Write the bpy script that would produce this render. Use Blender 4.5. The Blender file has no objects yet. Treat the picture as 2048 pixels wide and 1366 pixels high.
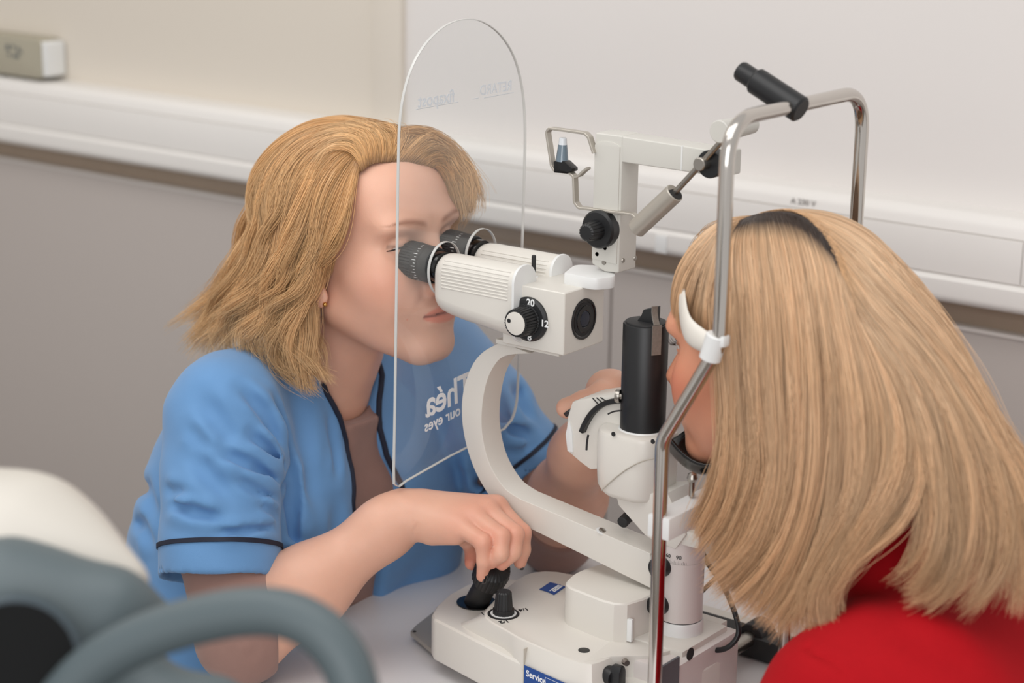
import bpy, bmesh, math, random
import numpy as np
from mathutils import Vector, Matrix, noise

# ------------------------------------------------------------------ camera
F, CX, CY = 4000.0, 1024.0, 683.0            # focal length and centre in pixels of a 2048 x 1366 frame
PITCH, ROLL, AZ = math.radians(15.07), math.radians(0.9), math.radians(53.26)
FWD = np.array([-math.cos(AZ)*math.cos(PITCH), math.sin(AZ)*math.cos(PITCH), -math.sin(PITCH)])
_r = np.cross(FWD, [0, 0, 1.0]); _r /= np.linalg.norm(_r); _u = np.cross(_r, FWD)
RGT = math.cos(ROLL)*_r + math.sin(ROLL)*_u
UPV = -math.sin(ROLL)*_r + math.cos(ROLL)*_u
def dirv(u, v): return FWD + (u-CX)/F*RGT + (CY-v)/F*UPV
CAM = np.array([0, 0, .36]) - 2.0*dirv(1127, 713)
def PZ(u, v, z): d = dirv(u, v); return CAM + (z-CAM[2])/d[2]*d
def PY(u, v, y): d = dirv(u, v); return CAM + (y-CAM[1])/d[1]*d
def PX(u, v, x): d = dirv(u, v); return CAM + (x-CAM[0])/d[0]*d
def PD(u, v, dep): return CAM + dep*dirv(u, v)

scene = bpy.context.scene
COL = scene.collection
cd = bpy.data.cameras.new('camera'); cam = bpy.data.objects.new('camera', cd); COL.objects.link(cam)
M = Matrix(((RGT[0], UPV[0], -FWD[0], CAM[0]), (RGT[1], UPV[1], -FWD[1], CAM[1]), (RGT[2], UPV[2], -FWD[2], CAM[2]), (0, 0, 0, 1)))
cam.matrix_world = M
cd.sensor_width = 36.0; cd.lens = F/2048*36.0; cd.clip_start = .05; cd.clip_end = 50
cd.dof.use_dof = True; cd.dof.focus_distance = 2.03; cd.dof.aperture_fstop = 4.0
scene.camera = cam

# ------------------------------------------------------------------ light
def lin(c):
    c = c/255.0
    return c/12.92 if c <= .04045 else ((c+.055)/1.055)**2.4
def rgb(r, g, b): return (lin(r), lin(g), lin(b), 1.0)

w = bpy.data.worlds.new('room_light'); scene.world = w; w.use_nodes = True
bg = w.node_tree.nodes['Background']; bg.inputs[0].default_value = (1.0, .975, .955, 1); bg.inputs[1].default_value = .63
def area(name, loc, target, sx, sy, power, col):
    l = bpy.data.lights.new(name, 'AREA'); l.shape = 'RECTANGLE'; l.size = sx; l.size_y = sy; l.energy = power; l.color = col
    o = bpy.data.objects.new(name, l); COL.objects.link(o); o.location = loc
    o.rotation_euler = (Vector(target)-Vector(loc)).to_track_quat('-Z', 'Y').to_euler()
    return o
area('ceiling_lamp_light', (.15, -.75, 1.85), (-.05, .1, 0), 1.6, 1.1, 12.5, (1, .985, .965))
area('ceiling_lamp_light', (-1.3, -.45, 1.85), (-1.2, .2, 0), 1.2, .6, 7, (1, .965, .92))
area('front_fill_light', (1.5, -2.9, 1.15), (0, .1, .25), 1.8, 1.6, 34, (.98, .985, 1.0))  # unseen fill added behind the camera to brighten the faces
vs = scene.view_settings; vs.view_transform = 'Standard'; vs.look = 'None'; vs.gamma = 1.0; vs.exposure = 0.0; vs.use_curve_mapping = False

# ------------------------------------------------------------------ materials
MATS = {}
def mat(name, col, rough=.5, metal=0.0, var=.04, scale=30.0, bump=0.0, bscale=200.0, spec=.5, sss=0.0, coat=0.0, sheen=0.0):
    if name in MATS: return MATS[name]
    m = bpy.data.materials.new(name); m.use_nodes = True; nt = m.node_tree; b = nt.nodes['Principled BSDF']
    b.inputs['Roughness'].default_value = rough; b.inputs['Metallic'].default_value = metal
    b.inputs['Specular IOR Level'].default_value = spec
    if sss: 
        b.inputs['Subsurface Weight'].default_value = sss; b.inputs['Subsurface Radius'].default_value = (.012, .005, .003); b.inputs['Subsurface Scale'].default_value = 1.0
    if coat: b.inputs['Coat Weight'].default_value = coat; b.inputs['Coat Roughness'].default_value = .15
    if sheen: b.inputs['Sheen Weight'].default_value = sheen
    tc = nt.nodes.new('ShaderNodeTexCoord')
    n = nt.nodes.new('ShaderNodeTexNoise'); n.inputs['Scale'].default_value = scale; n.inputs['Detail'].default_value = 4
    nt.links.new(tc.outputs['Object'], n.inputs['Vector'])
    r = nt.nodes.new('ShaderNodeMix'); r.data_type = 'RGBA'
    c = np.array(col[:3])
    r.inputs[6].default_value = (*np.clip(c*(1-var), 0, 1), 1); r.inputs[7].default_value = (*np.clip(c*(1+var), 0, 1), 1)
    nt.links.new(n.outputs['Fac'], r.inputs[0]); nt.links.new(r.outputs[2], b.inputs['Base Color'])
    if bump:
        n2 = nt.nodes.new('ShaderNodeTexNoise'); n2.inputs['Scale'].default_value = bscale; n2.inputs['Detail'].default_value = 3
        nt.links.new(tc.outputs['Object'], n2.inputs['Vector'])
        bp = nt.nodes.new('ShaderNodeBump'); bp.inputs['Strength'].default_value = bump; bp.inputs['Distance'].default_value = .001
        nt.links.new(n2.outputs['Fac'], bp.inputs['Height']); nt.links.new(bp.outputs['Normal'], b.inputs['Normal'])
    MATS[name] = m
    return m
M_WALL = mat('wall_paint', rgb(226, 222, 219), .7, var=.012, scale=3)
M_WALLW = mat('wall_paint_warm', rgb(219, 211, 199), .7, var=.012, scale=3)
M_TRUNK = mat('trunking_plastic', rgb(234, 231, 227), .45, var=.01)
M_GAP_SHADE = mat('gap_shade_brown', rgb(168, 150, 132), .6, var=.05)  # brown holds the shade under the trunking
M_PANEL = mat('grey_laminate', rgb(186, 178, 173), .5, var=.012, scale=4)
M_FLOOR = mat('vinyl_floor', rgb(120, 112, 105), .5, var=.06)
M_CEIL = mat('ceiling_paint', rgb(235, 232, 228), .8)
M_TABLE = mat('table_laminate', rgb(226, 224, 225), .35, var=.012)
M_WHITE = mat('cream_white_lacquer', rgb(220, 216, 208), .38, var=.008, coat=.15)
M_WHITE2 = mat('cool_white_lacquer', rgb(229, 230, 229), .38, var=.008, coat=.15)
M_TONO = mat('grey_white_lacquer', rgb(206, 204, 197), .38, var=.01, coat=.1)
M_BLACK = mat('black_plastic', rgb(26, 27, 29), .42, var=.1)
M_BLKRUB = mat('black_rubber', rgb(38, 38, 39), .6, var=.1)
M_BLKGLOSS = mat('gloss_black', rgb(12, 12, 13), .15, var=.1)
M_CHROME = mat('chrome', rgb(205, 200, 194), .13, 1.0, var=.01)
M_STEEL = mat('steel', rgb(165, 160, 153), .3, 1.0, var=.05)
M_ALU = mat('satin_aluminium', rgb(186, 180, 170), .42, .55, var=.02)
M_INK = mat('dark_print', rgb(30, 30, 32), .6)
M_INKW = mat('white_print', rgb(238, 240, 240), .6)
M_BLUE = mat('blue_label', rgb(0, 66, 140), .45)
M_GREYLAB = mat('grey_label', rgb(92, 94, 98), .45)

# ------------------------------------------------------------------ scene graph helpers
def put(o, parent=None, label=None, cat=None, group=None, kind=None):
    if o.name not in COL.objects: COL.objects.link(o)
    if parent is not None: o.parent = parent
    if label: o['label'] = label
    if cat: o['category'] = cat
    if group: o['group'] = group
    if kind: o['kind'] = kind
    return o
def thing(name, label, cat, loc=(0, 0, 0), group=None):
    o = bpy.data.objects.new(name, None); o.empty_display_size = .02; o.location = loc
    put(o, None, label, cat, group); return o
def root_loc(p):
    v = Vector((0, 0, 0))
    while p is not None: v += Vector(p.location); p = p.parent
    return v

class MB:
    """collects shapes (in world coordinates) and links them as ONE mesh object"""
    def __init__(self): self.V = []; self.Fc = []; self.n = 0
    def add(self, verts, faces):
        self.V += [tuple(map(float, v)) for v in verts]; self.Fc += [tuple(i+self.n for i in f) for f in faces]; self.n += len(verts); return self
    def bm(self, bm):
        bm.verts.index_update(); self.add([v.co for v in bm.verts], [[v.index for v in f.verts] for f in bm.faces]); bm.free(); return self
    def box(self, lo, hi, bev=0.0, seg=2, rot=None, piv=None):
        bm = bmesh.new(); bmesh.ops.create_cube(bm, size=1.0)
        lo, hi = Vector(lo), Vector(hi); c = (lo+hi)/2; s = hi-lo
        for v in bm.verts: v.co = Vector((v.co.x*s.x, v.co.y*s.y, v.co.z*s.z))+c
        if bev: bmesh.ops.bevel(bm, geom=list(bm.edges), offset=bev, segments=seg, profile=.6, affect='EDGES')
        if rot is not None:
            p = Vector(piv) if piv is not None else c
            for v in bm.verts: v.co = rot @ (v.co-p) + p
        return self.bm(bm)
    def prism(self, poly, axis, a, b, bev=0.0, seg=2, ang=25):
        """polygon in the two other axes, extruded along axis ('x','y','z') from a to b"""
        bm = bmesh.new(); ix = 'xyz'.index(axis); oth = [i for i in range(3) if i != ix]
        def mk(p, t):
            c = [0, 0, 0]; c[ix] = t; c[oth[0]] = p[0]; c[oth[1]] = p[1]; return bm.verts.new(c)
        A = [mk(p, a) for p in poly]; B = [mk(p, b) for p in poly]; n = len(poly)
        bm.faces.new(A); bm.faces.new(B[::-1])
        for i in range(n): bm.faces.new((A[(i+1) % n], A[i], B[i], B[(i+1) % n]))
        bmesh.ops.recalc_face_normals(bm, faces=list(bm.faces))
        if bev:
            es = [e for e in bm.edges if e.calc_face_angle(0) > math.radians(ang)]
            bmesh.ops.bevel(bm, geom=es, offset=bev, segments=seg, profile=.6, affect='EDGES', clamp_overlap=True)
        return self.bm(bm)
    def lathe(self, prof, o, d, seg=40, ridges=0, rd=0.0):
        """prof: list of (t along d, r)"""
        o = np.array(o, float); d = np.array(d, float); d /= np.linalg.norm(d)
        h = np.array([0, 0, 1.0]) if abs(d[2]) < .9 else np.array([1.0, 0, 0])
        e1 = np.cross(d, h); e1 /= np.linalg.norm(e1); e2 = np.cross(d, e1)
        if ridges: seg = ridges*4
        V = []; Fa = []; 
        for t, r in prof:
            for k in range(seg):
                a = 2*math.pi*k/seg; rr = r
                if ridges and r > 0: rr = r - (rd if (k % 4) in (0,) else 0)
                V.append(o+d*t+(e1*math.cos(a)+e2*math.sin(a))*rr)
        m = len(prof)
        for i in range(m-1):
            for k in range(seg):
                a, b = i*seg+k, i*seg+(k+1) % seg
                Fa.append((a, a+seg, b+seg, b))
        Fa.append(tuple(range(seg))); Fa.append(tuple(range((m-1)*seg, m*seg))[::-1])
        return self.add(V, Fa)
    def cyl(self, p0, p1, r, r1=None, bev=.0008, seg=40):
        p0 = np.array(p0, float); p1 = np.array(p1, float); L = np.linalg.norm(p1-p0); r1 = r if r1 is None else r1
        return self.lathe([(0, r-bev), (bev, r), (L-bev, r1), (L, r1-bev)], p0, p1-p0, seg)
    def ring(self, prof, o, d, seg=56):
        """closed profile turned about an axis: no end caps"""
        o = np.array(o, float); d = np.array(d, float); d /= np.linalg.norm(d)
        h = np.array([0, 0, 1.0]) if abs(d[2]) < .9 else np.array([1.0, 0, 0])
        e1 = np.cross(d, h); e1 /= np.linalg.norm(e1); e2 = np.cross(d, e1); m = len(prof)
        V = [o+d*t+(e1*math.cos(2*math.pi*k/seg)+e2*math.sin(2*math.pi*k/seg))*r for t, r in prof for k in range(seg)]
        Fa = [(i*seg+k, ((i+1) % m)*seg+k, ((i+1) % m)*seg+(k+1) % seg, i*seg+(k+1) % seg) for i in range(m) for k in range(seg)]
        return self.add(V, Fa)
    def tube(self, pts, r, seg=16, closed=False, flat=None, caps=True):
        """swept tube; r a number or list; flat=(normal, half width, half thickness) sweeps a strip instead"""
        P = np.array(pts, float); n = len(P)
        T = np.zeros_like(P)
        for i in range(n):
            a, b = (P[i-1], P[(i+1) % n]) if closed else (P[max(i-1, 0)], P[min(i+1, n-1)])
            T[i] = (b-a)/max(np.linalg.norm(b-a), 1e-9)
        V = []
        if flat:
            nn = np.array(flat[0], float); nn /= np.linalg.norm(nn); seg = 8
            for i in range(n):
                s = np.cross(T[i], nn); s /= np.linalg.norm(s); w, t = flat[1], flat[2]; c = min(w, t)*.35
                for a, b in ((w-c, t), (w, t-c), (w, -t+c), (w-c, -t), (-w+c, -t), (-w, -t+c), (-w, t-c), (-w+c, t)):
                    V.append(P[i]+nn*a+s*b)
        else:
            e = np.cross(T[0], [0, 0, 1.0])
            if np.linalg.norm(e) < .1: e = np.cross(T[0], [1.0, 0, 0])
            e /= np.linalg.norm(e)
            for i in range(n):
                e = e-T[i]*(e@T[i]); e /= np.linalg.norm(e); f = np.cross(T[i], e)
                rr = r[i] if hasattr(r, '__len__') else r
                for k in range(seg):
                    a = 2*math.pi*k/seg; V.append(P[i]+(e*math.cos(a)+f*math.sin(a))*rr)
        Fa = []; m = n if closed else n-1
        for i in range(m):
            for k in range(seg):
                a, b = i*seg+k, i*seg+(k+1) % seg; c, d2 = ((i+1) % n)*seg+k, ((i+1) % n)*seg+(k+1) % seg
                Fa.append((a, b, d2, c))
        if not closed and caps: Fa.append(tuple(range(seg))[::-1]); Fa.append(tuple(range((n-1)*seg, n*seg)))
        return self.add(V, Fa)
    def loft(self, rings, caps=True):
        n = len(rings[0]); V = [p for r in rings for p in r]; Fa = []
        for i in range(len(rings)-1):
            for k in range(n):
                a, b = i*n+k, i*n+(k+1) % n; Fa.append((a, b, b+n, a+n))
        if caps: Fa.append(tuple(range(n))[::-1]); Fa.append(tuple(range((len(rings)-1)*n, len(rings)*n)))
        return self.add(V, Fa)
    def ball(self, c, r, sc=(1, 1, 1), sub=3):
        bm = bmesh.new(); bmesh.ops.create_icosphere(bm, subdivisions=sub, radius=1)
        for v in bm.verts: v.co = Vector((v.co.x*r*sc[0]+c[0], v.co.y*r*sc[1]+c[1], v.co.z*r*sc[2]+c[2]))
        return self.bm(bm)
    def text(self, s, o, xd, yd, size, ext=.0002, bold=0.0, align='CENTER', spacing=1.0):
        cu = bpy.data.curves.new('t', 'FONT'); cu.body = s; cu.size = size; cu.extrude = ext; cu.offset = bold; cu.align_x = align; cu.align_y = 'CENTER'
        cu.resolution_u = 3; cu.space_character = spacing
        ob = bpy.data.objects.new('t', cu); me = bpy.data.meshes.new_from_object(ob)
        xd = np.array(xd, float); yd = np.array(yd, float); xd /= np.linalg.norm(xd); yd /= np.linalg.norm(yd); zd = np.cross(xd, yd); o = np.array(o, float)
        V = [o+xd*v.co.x+yd*v.co.y+zd*v.co.z for v in me.vertices]; Fa = [tuple(p.vertices) for p in me.polygons]
        self.add(V, Fa); bpy.data.objects.remove(ob); bpy.data.curves.remove(cu); bpy.data.meshes.remove(me)
        return self
    def build(self, name, m, parent=None, label=None, cat=None, group=None, kind=None, angle=32, base=None, fixn=True):
        loc = root_loc(parent) if parent is not None else Vector(base if base is not None else (0, 0, 0))
        me = bpy.data.meshes.new(name); me.from_pydata([tuple(Vector(v)-loc) for v in self.V], [], self.Fc); me.materials.append(m)
        bm = bmesh.new(); bm.from_mesh(me)
        if fixn: bmesh.ops.recalc_face_normals(bm, faces=list(bm.faces))
        a = math.radians(angle)
        for f in bm.faces: f.smooth = True
        for e in bm.edges:
            if len(e.link_faces) == 2 and e.calc_face_angle(0) > a: e.smooth = False
        bm.to_mesh(me); bm.free()
        o = bpy.data.objects.new(name, me)
        if parent is None: o.location = loc
        return put(o, parent, label, cat, group, kind)

def smooth_path(pts, n=8, closed=False):
    """Catmull-Rom through the points"""
    P = [np.array(p, float) for p in pts]; out = []; m = len(P)
    g = (lambda i: P[i % m]) if closed else (lambda i: P[min(max(i, 0), m-1)])
    for i in range(m if closed else m-1):
        a, b, c, d = g(i-1), g(i), g(i+1), g(i+2)
        for k in range(n):
            t = k/n; out.append(.5*((2*b)+(c-a)*t+(2*a-5*b+4*c-d)*t*t+(3*b-a-3*c+d)*t**3))
    if not closed: out.append(P[-1])
    return out
def fillet(pts, rad, n=8):
    """polyline with rounded corners"""
    P = [np.array(p, float) for p in pts]; out = [P[0]]
    R = rad if hasattr(rad, '__len__') else [rad]*len(P)
    for i in range(1, len(P)-1):
        a, b, c = P[i-1], P[i], P[i+1]; d1 = (a-b); d2 = (c-b); l1, l2 = np.linalg.norm(d1), np.linalg.norm(d2); d1 /= l1; d2 /= l2
        ang = math.acos(max(-1, min(1, d1@d2))); t = min(R[i]/math.tan(ang/2), .49*l1, .49*l2)
        s, e = b+d1*t, b+d2*t
        for k in range(n+1):
            q = k/n; out.append((1-q)**2*s+2*q*(1-q)*b+q*q*e)
    out.append(P[-1]); return out
def arc(cx, cy, r, a0, a1, n, ry=None):
    ry = r if ry is None else ry
    return [(cx+r*math.cos(math.radians(a0+(a1-a0)*k/n)), cy+ry*math.sin(math.radians(a0+(a1-a0)*k/n))) for k in range(n+1)]
def rrect(x0, y0, x1, y1, r, n=6):
    return arc(x1-r, y1-r, r, 0, 90, n)+arc(x0+r, y1-r, r, 90, 180, n)+arc(x0+r, y0+r, r, 180, 270, n)+arc(x1-r, y0+r, r, 270, 360, n)
# ------------------------------------------------------------------ the setting
YW = .75                                            # wall plane
FLOOR = -.76
MB().box((-2.6, -2.6, FLOOR-.05), (2.4, YW+.1, FLOOR)).build('floor', M_FLOOR, kind='structure')
xs0 = PY(745, 120, YW-.012)[0]; xs1 = PY(801, 120, YW-.012)[0]
wb = MB().box((-2.6, YW, FLOOR), (xs0+.01, YW+.1, 1.85)).build('wall_back', M_WALLW, kind='structure')
MB().box((xs0+.01, YW, FLOOR), (2.4, YW+.1, 1.85)).build('wall_section', M_WALL, wb)
MB().box((xs0, YW-.012, FLOOR), (xs1, YW+.001, 1.85), .002).build('pilaster', M_WALLW, wb)
MB().box((-2.7, -2.6, FLOOR), (-2.6, YW+.1, 1.85)).build('wall_left', M_WALL, kind='structure')
# cable trunking along the wall: profile in y-z
YT = .69
zt = [PY(2048, v, YT)[2] for v in (455, 484, 575, 633)]
ztop, z1, z2, z3 = zt
prof = [(YW, ztop+.006), (YT+.022, ztop+.006)] + [(YT+.004+.018*(1-math.sin(a)), ztop-.012+.018*math.cos(a)) for a in np.linspace(.2, 1.4, 6)] + [
        (YT+.002, z1+.0012), (YT+.0045, z1), (YT+.0045, z2), (YT, z2-.002), (YT-.004, z2-.006), (YT-.004, z3+.012)] + [
        (YT-.004+.012*(1-math.cos(a)), z3+.012-.012*math.sin(a)) for a in np.linspace(.3, 1.5, 6)] + [(YW, z3)]
trunk = MB().prism(prof, 'x', -2.6, 2.4).build('trim_1', M_TRUNK, kind='structure', angle=25)
trunk['label'] = 'white cable trunking running along the wall'
xe = PY(2044, 530, YT)[0]; xj = PY(1324, 450, YT)[0]
for a, b in ((-2.6, xj-.45), (xj-.449, xe-.0012), (xe, 2.4)):
    MB().box((a, YT+.0005, z2+.0013), (b, YT+.006, z1-.0013), .0008).build('cover_plate', M_TRUNK, trunk)
MB().box((xj-.006, YT-.0065, z3+.004), (xj+.012, YT+.004, z2-.008), .001).build('joint_clip', M_WHITE2, trunk)
p = PY(1600, 407, YT); 
MB().text('A 230 V', (p[0]+.003, YT+.0028, z1+.0085), (1, 0, 0), (0, .0, 1), .011, bold=.0001).build('voltage_mark', mat('grey_print', rgb(150, 146, 142), .6), trunk)
# trunking's shade painted as a brown strip, then the grey lower wall panels
YP = YW-.02
zp = PY(2048, 676, YP)[2]
MB().box((-2.6, YW-.006, zp-.01), (2.4, YW+.001, z3+.003)).build('trim_2', M_GAP_SHADE, kind='structure')
xq = PY(1217, 760, YP)[0]
pan = MB().box((-2.6, YP, FLOOR), (xq-.0015, YW+.002, zp), .003).build('wall_panelling', M_PANEL, kind='structure')
pan['label'] = 'grey laminate panelling on the lower wall'
MB().box((xq+.0015, YP, FLOOR), (2.4, YW+.002, zp), .003).build('panel', M_PANEL, pan)
MB().box((-2.6, YP-.003, zp-.004), (2.4, YW, zp+.0015), .0012).build('edge_highlight', mat('edge_highlight', rgb(214, 208, 203), .35), pan)  # highlight on the panel's top edge, painted as a lighter strip

# junction box (router) on the wall, top left
rb = thing('wall_router', 'small white plastic box with dark print mounted on wall, top left', 'box', tuple(PY(40, 150, YW-.02)))
a = PY(-60, 40, YW-.045); b = PY(88, 160, YW-.045)
x0, x1 = a[0], b[0]; zt_ = PY(75, 78, YW-.045)[2]; zb_ = PY(80, 158, YW-.045)[2]
MB().prism(rrect(x0, zb_, x1, zt_, .012), 'y', YW-.05, YW-.001, .004).build('housing', mat('router_front', rgb(172, 166, 148), .5), rb)
MB().prism(rrect(x1-.012, zb_+.004, x1+.010, zt_-.004, .006), 'y', YW-.046, YW-.003, .004).build('side_cap', M_WHITE2, rb)
q = PY(28, 103, YW-.0505)
ink = mat('router_print', rgb(110, 114, 112), .6)
m = MB()
for i, (du, dv, ww, hh) in enumerate(((-13, -8, 9, 12), (-2, -10, 6, 7), (8, -4, 7, 9), (-10, 6, 8, 5), (4, 9, 14, 8), (14, 1, 5, 5))):
    c = PY(28+du, 103+dv, YW-.0505); s = 3.55/4000
    m.box((c[0]-ww*s/1.6, YW-.0508, c[2]-hh*s/2), (c[0]+ww*s/1.6, YW-.0497, c[2]+hh*s/2))
m.build('print', ink, rb)
pl = PY(12, 150, YW-.03)
MB().tube(smooth_path([pl+[0, .01, .016], pl, pl+[-.006, 0, -.02], pl+[-.05, .01, -.028], pl+[-.16, .02, -.03]], 6), [.007]*12+[.0035]*13, 12).build('black_plug', M_BLACK, rb)
pl = PY(50, 158, YW-.03)
MB().cyl(pl+[0, 0, .012], pl+[.004, 0, -.01], .006).build('grey_plug', mat('grey_plug', rgb(120, 125, 122), .5), rb)

# table
tb = thing('instrument_table', 'light grey instrument table carrying the slit lamp', 'table', (.06, 0, FLOOR))
MB().prism(fillet([(.1, -.36), (.46, -.36), (.46, .40), (-.352, .40), (-.274, -.36), (.1, -.36)], .05)[:-1], 'z', -.028, 0, .004).build('tabletop', M_TABLE, tb)
MB().box((.02, -.03, FLOOR+.03), (.12, .07, -.028), .008).build('column', M_WHITE, tb)
MB().box((-.2, -.25, FLOOR), (.38, .27, FLOOR+.03), .01).build('foot', M_GREYLAB, tb)

# ------------------------------------------------------------------ slit lamp
SL = thing('slit_lamp', 'white slit lamp microscope with binocular eyepieces, joystick base and black lamp tube', 'slit lamp', (.05, .02, 0))
YA = .035                                           # optical axis plane
# --- sledge base
low = [(-.121, -.055), (-.075, -.066), (-.0, -.084), (.02, -.088), (.10, -.098), (.145, -.062), (.17, .02), (.165, .09), (.08, .108), (-.06, .105), (-.118, .092)]
low += [(-.118+.04*math.cos(t)*1.0-.0, .02+.074*math.sin(t)) for t in ()]
outer = low[:6]+[(.17, .02), (.165, .09), (.08, .108), (-.06, .105)] + [(-.11, .096), (-.14, .075), (-.153, .042), (-.151, .008), (-.141, -.026), (-.130, -.047)]
MB().prism(outer, 'z', .016, .064, .005, 3).build('base', M_WHITE, SL)
# raised main cover with sloped front facet
top = [(-.049, -.060), (-.01, -.074), (.022, -.083), (.093, -.090), (.108, -.062), (.115, .03), (.08, .096), (-.045, .096), (-.085, .075), (-.083, .03), (-.066, -.03)]
bot = [(-.093, -.050), (-.02, -.068), (.020, -.0885), (.098, -.0985), (.114, -.064), (.121, .03), (.084, .102), (-.055, .102), (-.100, .082), (-.098, .03), (-.092, -.03)]
top = smooth_path(top, 3, True); bot = smooth_path(bot, 3, True)
mid = [np.array(t)*.985+np.array(b_)*.015 for t, b_ in zip(top, bot)]
ctr = np.mean(np.array(top), 0)
MB().loft([[(*p, .058) for p in bot], [(*(np.array(p)*.97+np.array(q)*.03), .061) for p, q in zip(bot, top)], [(*p, .0835) for p in mid], [(*(np.array(p)+(ctr-np.array(p))*.006), .0852) for p in top], [(*(np.array(p)+(ctr-np.array(p))*.03), .0862) for p in top]]).build('base_cover', M_WHITE, SL, angle=28)
# cover seam on the long side and the end block with knob
MB().box((.0225, -.0895, .02), (.0235, -.083, .081)).build('seam', mat('seam', rgb(196, 190, 178), .5), SL)
MB().prism([(.094, -.088), (.108, -.060), (.137, -.034), (.150, .0), (.150, .09), (.07, .09)], 'z', .02, .0868, .0015).build('end_block', M_WHITE, SL)
# black hole with stick
jh = PZ(953, 1205, .0645)
JT = PZ(992, 1128, .128)
MB().lathe([(0, .0215), (.0012, .0215), (.0014, .0205)], jh-np.array([0, 0, .0004]), (0, 0, 1), 40).build('joystick_opening', M_BLKGLOSS, SL)
jd = (JT-jh)/np.linalg.norm(JT-jh)
js = MB().lathe([(-.01, .0135), (.03, .0125), (.055, .0122)], jh, jd, 32).build('joystick', M_BLACK, SL)
MB().lathe([(.050, .0150), (.052, .0185), (.066, .0195), (.074, .018), (.077, .014), (.079, .006)], jh, jd, 40, ridges=24, rd=.0006).build('joystick_knob', M_BLACK, js)
# brightness knob
bk = PZ(1007, 1228, .0862)
MB().lathe([(0, .0165), (.0006, .0165)], bk, (0, 0, 1), 40).build('dial_ring', M_INK, SL)
MB().lathe([(.0005, .0135), (.0011, .0135)], bk, (0, 0, 1), 40).build('dial_disc', M_WHITE2, SL)
kb = MB().lathe([(.001, .0112), (.006, .0112), (.0065, .0098), (.024, .0082), (.0255, .0066), (.0256, .003)], bk, (0, 0, 1), 40, ridges=14, rd=.0005).build('brightness_knob', M_BLACK, SL)
xd = np.array([.6, -.8, 0]); 
for s, (u, v) in (('1', (965, 1227)), ('1/2', (1008, 1243)), ('1/4', (1047, 1219))):
    p = PZ(u, v, .0866)
    MB().text(s, p, (-.5, -.86, 0), (.86, -.5, 0), .0085, bold=.00012).build('brightness_mark', M_INK, SL)
# small black plug, end knob, screw
p = PZ(1168, 1301, .0862); MB().lathe([(0, .0058), (.0006, .0058), (.0007, .005)], p, (0, 0, 1), 28).build('lock_hole', M_BLACK, SL)
p = PX(1216, 1350, .110)
MB().lathe([(-.004, .0095), (.004, .0095), (.006, .0085)], p+[.003, 0, 0], (1, -.25, 0), 32).build('clamp_collar', M_BLACK, SL)
MB().prism([(p[1]-.0065, p[2]-.012), (p[1]+.0065, p[2]-.012), (p[1]+.0062, p[2]+.008), (p[1]+.003, p[2]+.0135), (p[1]-.003, p[2]+.0135), (p[1]-.006, p[2]+.008)], 'x', p[0]+.006, p[0]+.017, .0015).build('clamp_knob', M_BLACK, SL)
p = PX(1253, 1326, .128); MB().lathe([(-.004, .0035), (.0012, .003)], p, (1, -.6, 0), 16).build('screw', M_STEEL, SL)
# blue maker's emblem on the cover
def quad_frame(u, v, z):
    return PZ(u, v, z)
c = PZ(1104, 1178, .0866); ex = np.array([-.28, -.96, 0]); ey = np.array([.96, -.28, 0])
c = PZ(1104, 1178, .0868)
pa = [PZ(u, v, .0866) for u, v in ((1079, 1179), (1100, 1165), (1131, 1174), (1108, 1190))]
curve_pts = []
for i in range(4):
    a_, b_ = pa[i], pa[(i+1) % 4]; sag = .0012 if i in (3,) else (-.0009 if i == 1 else 0)
    for k in range(6):
        t = k/6; nrm = np.cross(b_-a_, [0, 0, 1]); nrm /= np.linalg.norm(nrm); curve_pts.append(a_*(1-t)+b_*t+nrm*sag*math.sin(math.pi*t))
m = MB(); n_ = len(curve_pts); m.add([*curve_pts, *[p+np.array([0, 0, .0005]) for p in curve_pts]], [tuple(range(n_)), tuple(range(n_, 2*n_))]+[(i, (i+1) % n_, (i+1) % n_+n_, i+n_) for i in range(n_)])
em = m.build('emblem', M_BLUE, SL)
ex = (pa[1]-pa[0])/np.linalg.norm(pa[1]-pa[0]); ey = pa[0]-pa[3]; ey -= ex*(ey@ex)
MB().text('ZEISS', (pa[2]*.62+pa[3]*.38+pa[0]*.0)*.72+(pa[0]+pa[1])*.14+np.array([0, 0, .0006]), ex, ey, .0085, ext=.0001, bold=.0003).build('emblem_lettering', M_INKW, em)
# blue service sticker on the long side of the base
def side_pt(u, v):                                   # on the slanted long side of the base
    n = np.array([-.16, -1, 0]); n /= np.linalg.norm(n); o = np.array([.0235, -.0905, .05]); d = dirv(u, v)
    return CAM+((o-CAM)@n)/(d@n)*d
s0 = side_pt(1049, 1330); s1 = side_pt(1125, 1366); s2 = side_pt(1046, 1366)
exs = np.array([1, -.16, 0])/math.hypot(1, .16); ez = np.array([0, 0, 1.0]); nn = np.cross(exs, ez)
W_, H_ = .075, .042
m = MB(); pts = [s0, s0+exs*W_, s0+exs*W_-ez*H_, s0-ez*H_]
m.add([*pts, *[p+nn*.0005 for p in pts]], [(0, 1, 2, 3), (4, 5, 6, 7), (0, 1, 5, 4), (1, 2, 6, 5), (2, 3, 7, 6), (3, 0, 4, 7)])
stk = m.build('service_sticker', M_BLUE, SL, label='blue service sticker')
MB().text('Service', s0+exs*.003-ez*.0075+nn*.0006, exs, ez, .0095, ext=.0001, bold=.0002, align='LEFT').build('sticker_lettering', M_INKW, stk)
fr = [s0+exs*.030-ez*.003, s0+exs*.070-ez*.003, s0+exs*.070-ez*.036, s0+exs*.030-ez*.036]
MB().tube([p+nn*.0006 for p in fr], .0002, 6, closed=True).build('sticker_frame', M_INKW, stk)
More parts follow.
